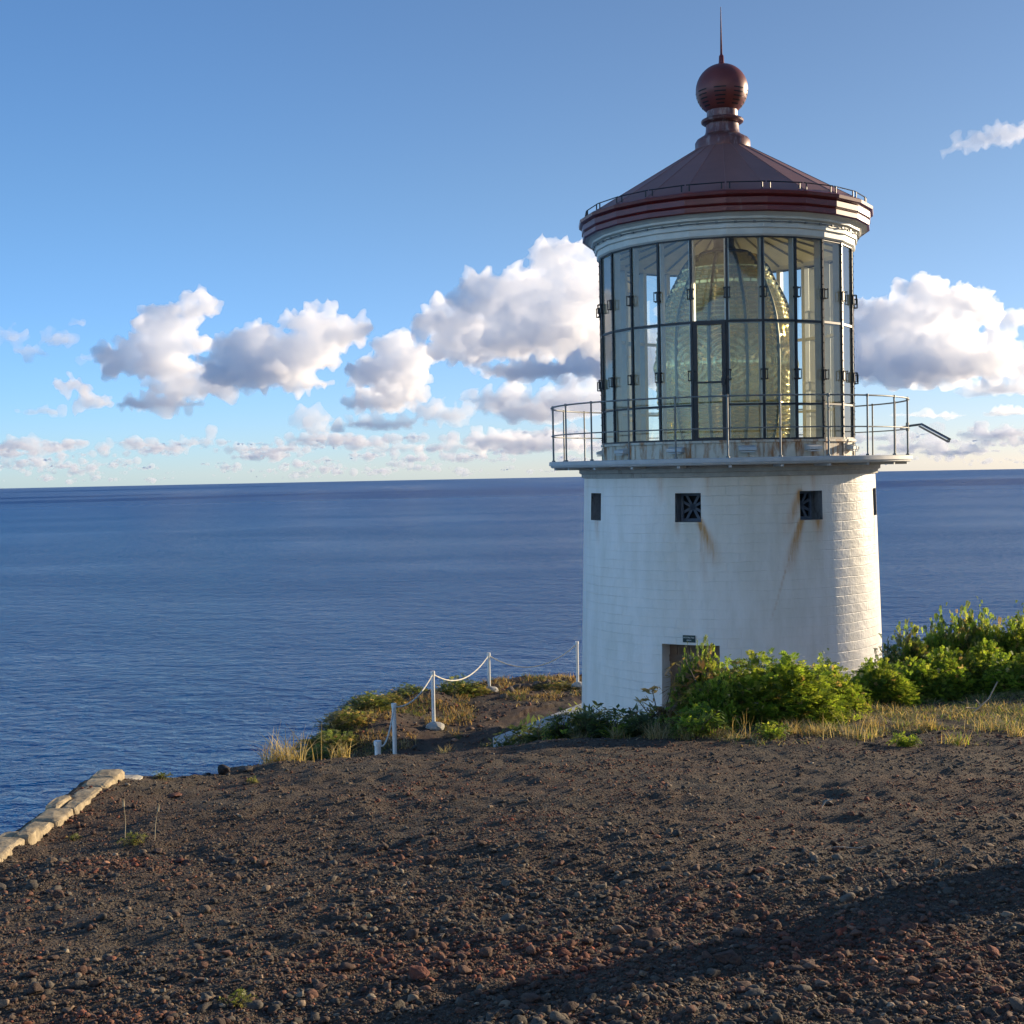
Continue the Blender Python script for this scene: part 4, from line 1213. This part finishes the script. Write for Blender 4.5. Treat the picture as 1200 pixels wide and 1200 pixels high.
# plants with long drooping leaves along the crest left of the tower
def weed_meshes(seed, n, L, pal, h=.5, spread=.22, pairs=6):
    r = np.random.default_rng(seed)
    B, D, mb, = [], [], MB()
    for i in range(n):
        a = r.uniform(0, 2*PI); t = r.uniform(.3, 1); lean = r.uniform(.1, .6)
        top = np.array((math.cos(a)*spread*lean*2, math.sin(a)*spread*lean*2, h*t))
        mb.tube([(top[0]*.1, top[1]*.1, -.04), (top[0]*.45, top[1]*.45, h*t*.55), tuple(top)], [.007, .005, .003], 5)
        for q in range(5):
            f = .35+.65*q/4
            B.append(top*np.array((f, f, f))); dd = r.normal(size=3)*np.array((1, 1, .4))+np.array((0, 0, .35)); D.append(dd)
    B = np.array(B); D = nrm(np.array(D)); m = len(B)
    cols = pal[r.integers(0, len(pal), m)]*r.uniform(.7, 1.3, (m, 1))
    V, Fa, cc = frond_geo(r, B, D, L*r.uniform(.6, 1.3, m), pairs, .5, .16, np.full(m, .6), cols)
    fol = attr_mesh('foliage', V, Fa, cc, M_leaf)
    sm = bpy.data.meshes.new('stems'); sm.from_pydata(mb.v, [], mb.f); sm.materials.append(M_stem)
    return fol, sm
GREY = np.array([(.075, .11, .055), (.10, .14, .07), (.055, .085, .045), (.12, .15, .07)])
W1 = weed_meshes(11, 22, .20, GREY, .42); W2 = weed_meshes(12, 16, .24, np.concatenate([GREY, GREEN[:2]]), .50); W3 = weed_meshes(13, 26, .16, GREEN[:4], .30, .26)
W4 = weed_meshes(14, 12, .17, np.array([(.20, .17, .08), (.14, .10, .06), (.26, .19, .08)]), .55, .18)
for me, px, dep, s, lab, rz in ((W1, 622, 14.1, 1.15, 'grey green weed with drooping leaves beside the white apron at left of the crest', 0),
                               (W2, 640, 14.6, 1.0, 'taller weed with yellowing leaves behind the grey green weed on the crest', 1),
                               (W1, 665, 14.2, .85, 'leafy weed on the crest just left of the tower edge', 2.1),
                               (W2, 700, 14.3, 1.05, 'weed with a long bare stalk in front of the tower left foot', 3.0),
                               (W1, 735, 14.4, .8, 'small dark weed against the blue shaded tower foot', 4.0),
                               (W3, 757, 14.3, 1.25, 'bright leafy weed between the tower foot and the dead stalk', 5.0),
                               (W4, 772, 14.2, 1.35, 'dead brown stalky plant left of the tower door', .3),
                               (W3, 812, 13.4, 1.0, 'low yellow green weed in front of the door bush', .8),
                               (W4, 832, 14.3, 1.55, 'dry pale plant rising among the leaves before the tower door', 2.4),
                               (W1, 603, 14.0, .9, 'low grey green weed at the left end of the pale apron', 2.2),
                               (W2, 655, 13.9, .8, 'weed with straw coloured leaves in the middle of the crest row', 3.6),
                               (W1, 684, 14.0, 1.0, 'dense grey green weed hiding the left foot of the tower', .7),
                               (W3, 718, 14.0, .9, 'bright green weed low before the shaded tower foot', 1.7),
                               (W1, 748, 13.9, .8, 'grey green weed next to the bright leafy one', 5.5),
                               (W3, 560, 13.8, .6, 'low green weed on the crest left of the apron', 2.0),
                               (W4, 590, 14.2, .8, 'small dead plant at the left end of the crest weeds', 1.9),
                               (W3, 475, 14.0, .9, 'yellow green plant beside the second white post', 2.7),
                               (W3, 905, 13.1, .6, 'small green weed in the dry grass below the big bush', 1.4),
                               (W3, 1060, 12.3, .45, 'small bright weed at the edge of the bare gravel on the right', 3.3)):
    place_bush(me, on(px, dep), lab, 'weed', 'weeds along the crest', rz, (s, s, s), 'weed')
W5 = weed_meshes(15, 7, .055, np.array([(.17, .20, .07), (.22, .22, .09), (.12, .15, .06)]), .05, .10, 5)
for px, py, s, lab in ((155, 990, 1.0, 'tiny green weed with two dry flower stalks on the left bare soil'), (85, 985, .6, 'tiny green sprout at far left of the bare soil'),
                       (298, 917, .7, 'tiny sprout near the brink left of the straw tuft'), (275, 1180, .8, 'tiny pale weed in the coarse gravel at the bottom left'), (185, 908, .9, 'tiny green plant on the brink right of the wall end')):
    place_bush(W5, at(px, py), lab, 'weed', 'tiny weeds on the cinder', px*.1, (s, s, s), 'weed')
for px, py, l in ((146, 985, .26), (181, 985, .22)):
    p = at(px, py); mb = MB(); mb.tube([(0, 0, -.02), (.01, 0, l*.5), (.03 if px > 160 else .0, 0, l)], [.003, .0025, .002], 5); mb.tube([(.03 if px > 160 else .0, 0, l-.03), (.035 if px > 160 else .0, 0, l+.02)], [.007, .005], 6)
    o = mb.build('dry_stalk', M_dry2 if 'M_dry2' in globals() else plain('dry_stalk_straw', (.40, .33, .20), .8), None, True); o.location = p
    tag(o, 'upright dry seed stalk on the left bare soil' if px < 160 else 'leaning dry seed stalk on the left bare soil', 'stalk')

# grasses
def blades(r, B, h, spread, cols, w=.004, seg=3):
    n = len(B); a = r.uniform(0, 2*PI, n); k = r.uniform(0, 1, n)**.7*spread
    dx = np.stack([np.cos(a), np.sin(a), np.zeros(n)], 1); S = np.stack([-np.sin(a+r.normal(0, .6, n)), np.cos(a), np.zeros(n)], 1)
    rows = []
    for j in range(seg+1):
        t = j/seg
        c = B+dx*(k*h*t**1.7)[:, None]; c[:, 2] += h*t*(1-.28*k*t)
        ww = (w*(1-t)**.7+.0005)
        rows.append(np.stack([c-S*ww, c+S*ww], 1))
    V = np.stack(rows, 1).reshape(n, -1, 3); m = V.shape[1]
    F0 = np.array([(2*j, 2*j+1, 2*j+3, 2*j+2) for j in range(seg)])
    Fa = (F0[None]+(np.arange(n)*m)[:, None, None]).reshape(-1, 4)
    return V.reshape(-1, 3), Fa, np.repeat(cols, m, 0)
def tuft_mesh(seed, n, rad, h, spread, pal, w=.004):
    r = np.random.default_rng(seed)
    B = r.normal(0, rad, (n, 3)); B[:, 2] = -.02
    V, Fa, c = blades(r, B, h*r.uniform(.45, 1.15, n), spread, pal[r.integers(0, len(pal), n)]*r.uniform(.75, 1.25, (n, 1)), w)
    return attr_mesh('grass_tuft', V, Fa, c, M_dry)
T1 = tuft_mesh(21, 120, .08, .27, 1.4, STRAW); T2 = tuft_mesh(22, 90, .045, .22, 1.1, STRAW); T3 = tuft_mesh(23, 110, .06, .16, 1.3, np.concatenate([STRAW, GREEN[:3]]))
T4 = tuft_mesh(24, 20, .10, .32, .6, STRAW[:3], .0025)
def tuft(me, p, s, lab, group, rz=0):
    o = bpy.data.objects.new('grass_tuft', me); C.objects.link(o); o.location = p; o.scale = (s, s, s); o.rotation_euler.z = rz
    tag(o, lab, 'grass tuft', group)
G1 = 'dry grass tufts along the crest'
for me, px, dep, s, lab in ((T1, 330, 12.6, 1.25, 'pale straw tuft standing out against the sea on the left brink'), (T4, 352, 12.5, 1.25, 'tall thin pale stalks at the right side of the straw tuft on the brink'),
                            (T1, 316, 12.5, .8, 'shorter end of the straw clump on the left brink'), (T2, 395, 12.7, 1.0, 'drooping straw tuft left of the short white post'),
                            (T2, 520, 13.4, .8, 'small tuft at the crest below the middle rope post'), (T2, 610, 13.7, .7, 'short straw tuft below the left crest weeds'), (T4, 640, 13.8, .7, 'thin stalks among the left crest weeds'),
                            (T1, 675, 13.7, .55, 'straw tuft low in the middle of the crest weeds'), (T2, 720, 13.7, .8, 'loose straw tuft under the bright weed at the tower foot'),
                            (T1, 800, 13.3, .65, 'straw tuft under the low yellow green weed'), (T1, 955, 13.2, .6, 'golden tuft before the right part of the big bush'), (T4, 735, 14.0, .8, 'thin straw stalks before the dark weed at the tower foot'),
                            (T1, 765, 13.5, .8, 'straw tuft below the dead brown plant'), (T4, 785, 13.4, 1.0, 'upright dry stalks below the door bush'),
                            (T1, 842, 13.3, .6, 'short straw tuft below the low dark bush'), (T4, 872, 13.3, .9, 'dry stalks in front of the big bush, left part'),
                            (T1, 925, 13.4, .75, 'straw tuft in front of the middle of the big bush'), (T4, 985, 12.9, .9, 'row of thin bare stalks below the right end of the big bush'),
                            (T4, 1012, 12.7, .8, 'last thin stalks before the bare gravel on the right'), (T1, 1020, 13.6, .7, 'golden tuft below the tower right edge'),
                            (T2, 1085, 13.2, .9, 'low golden tuft before the dark bank on the right'), (T4, 1150, 13.0, .7, 'few pale stalks on the dark bank at the right'),
                            (T3, 1120, 12.2, 1.0, 'flat green and straw patch near the right gravel'), (T2, 1190, 12.6, .8, 'tuft at the right edge of the photo above the gravel')):
    tuft(me, on(px, dep), s, lab, G1, px*.07)
def ground_cover():
    r = np.random.default_rng(31)
    # dry grass mat under and in front of the bushes, and patches on the lower terrace
    n = 110000
    x = r.uniform(-.5, 8, n); y = r.uniform(11.8, 19, n)
    e = np.interp(x, [-.5, .8, 1.6, 2.4, 3.2, 4, 5, 8], [14.0, 13.5, 12.7, 12.3, 12.1, 12.0, 12.0, 11.9])
    dens = sstep(0, 1.0, y-e)*sstep(.46, .60, fbm2(x/.45, y/.6, 3, 41)*.5+.5+.05*sstep(.6, 2, y-e))
    dens *= np.interp(x, [-.5, 1, 2, 3], [.12, .35, .8, 1])
    k = r.random(n) < dens; x, y = x[k], y[k]
    x += r.normal(0, .03, len(x)); B = np.stack([x, y, height(x, y)-.01], 1)
    pal = np.concatenate([STRAW, STRAW[:3], GREEN[:2], OLIVE[:2]])
    V, Fa, c = blades(r, B, r.uniform(.03, .10, len(B))*(.6+1.3*vnoise(x/.35, y/.35, 12)), 2.4, pal[r.integers(0, len(pal), len(B))]*r.uniform(.6, 1.2, (len(B), 1)), .004, 2)
    me = attr_mesh('dry_grass', V, Fa, c, M_dry); o = bpy.data.objects.new('dry_grass', me); C.objects.link(o); o['kind'] = 'stuff'
    n = 60000
    x = r.uniform(-4.1, 3, n); y = r.uniform(19, 34, n)
    d = edge_dist(x, y)
    dens = sstep(.52, .66, fbm2(x/.55, y/.9, 3, 47)*.5+.5+.10*np.exp(-np.clip(d, 0, 9)/.5)+.08*np.exp(-((x+2.6)/1.1)**2))
    k = (r.random(n) < dens) & (d > -.05) & (np.hypot(x-TX, y-TY) > 5.0); x, y = x[k], y[k]
    B = np.stack([x, y, height(x, y)-.01], 1)
    pal = np.concatenate([STRAW[:4], np.array([(.34, .23, .11), (.30, .21, .11)]), OLIVE])
    cl = pal[((vnoise(x/.6, y/.6, 3)*.6+r.random(len(x))*.4)*len(pal)).astype(int).clip(0, len(pal)-1)]
    V, Fa, c = blades(r, B, r.uniform(.05, .17, len(B)), 2.0, cl*r.uniform(.6, 1.2, (len(B), 1)), .008, 2)
    me = attr_mesh('dry_grass', V, Fa, c, M_dry); o = bpy.data.objects.new('dry_grass', me); C.objects.link(o); o['kind'] = 'stuff'
ground_cover()
# shrubs on the terrace bank
SH = make_bush_meshes(7, 1, .9, 1, 900, .26, OLIVE, pairs=8, lw=.16, dead=.05)
SH2 = make_bush_meshes(8, 1, .9, 1, 900, .26, np.concatenate([OLIVE, STRAW[3:]]), pairs=8, lw=.16, dead=.15)
for me, px, dep, w, h, lab in ((SH, 384, 25.0, .60, .42, 'grey green shrub lowest on the terrace bank at left'), (SH2, 405, 26.3, .55, .42, 'straw flecked shrub above the lowest one on the terrace bank'),
                               (SH, 430, 27.6, .55, .42, 'olive shrub on the bank left of the second post'), (SH2, 452, 28.6, .45, .30, 'dry golden shrub behind the second post'),
                               (SH, 478, 30.0, .55, .34, 'low green shrub on the skyline between second and third posts'), (SH, 533, 30.6, .52, .55, 'round olive shrub on the brink right of the third post'),
                               (SH2, 556, 30.8, .40, .36, 'golden brown shrub next to the round olive one'), (SH2, 650, 31.6, .6, .22, 'flat yellowish shrub beside the last post by the tower'),
                               (SH, 366, 23.8, .45, .45, 'dark shrub at the seaward foot of the terrace bank')):
    p = on(px, dep); p.z -= .05
    place_bush(me, p, lab, 'shrub', 'low shrubs on the terrace bank', px*.31, (w, w, h*.72), 'shrub')
# bleached twigs
def twig(px, py, pts, rad, lab):
    p = at(px, py); mb = MB()
    for q in pts: mb.tube(q, rad, 5)
    o = mb.build('twig', plain('bleached_twig_wood', (.42, .34, .25), .8), None, True); o.location = p+Vector((0, 0, .01))
    tag(o, lab, 'twig')
twig(990, 998, [[(-.13, 0, 0), (-.05, .01, .008), (0, -.02, .014), (.07, -.03, .01), (.12, -.01, .012)], [(-.02, -.01, .012), (-.01, -.03, .02)]], .004, 'bleached forked twig lying on the gravel right of centre')
twig(1150, 838, [[(-.12, 0, 0), (-.03, .02, .06), (.10, .05, .16), (.22, .1, .34)], [(-.03, .02, .06), (-.16, .02, .07)], [(.0, .03, .1), (-.06, .0, .16)]], .008, 'pale dead branch leaning on the dark bank at right')
twig(968, 948, [[(-.03, 0, 0), (0, .01, .04), (.05, .02, .05)]], .005, 'short curled pale twig in the right bare patch')
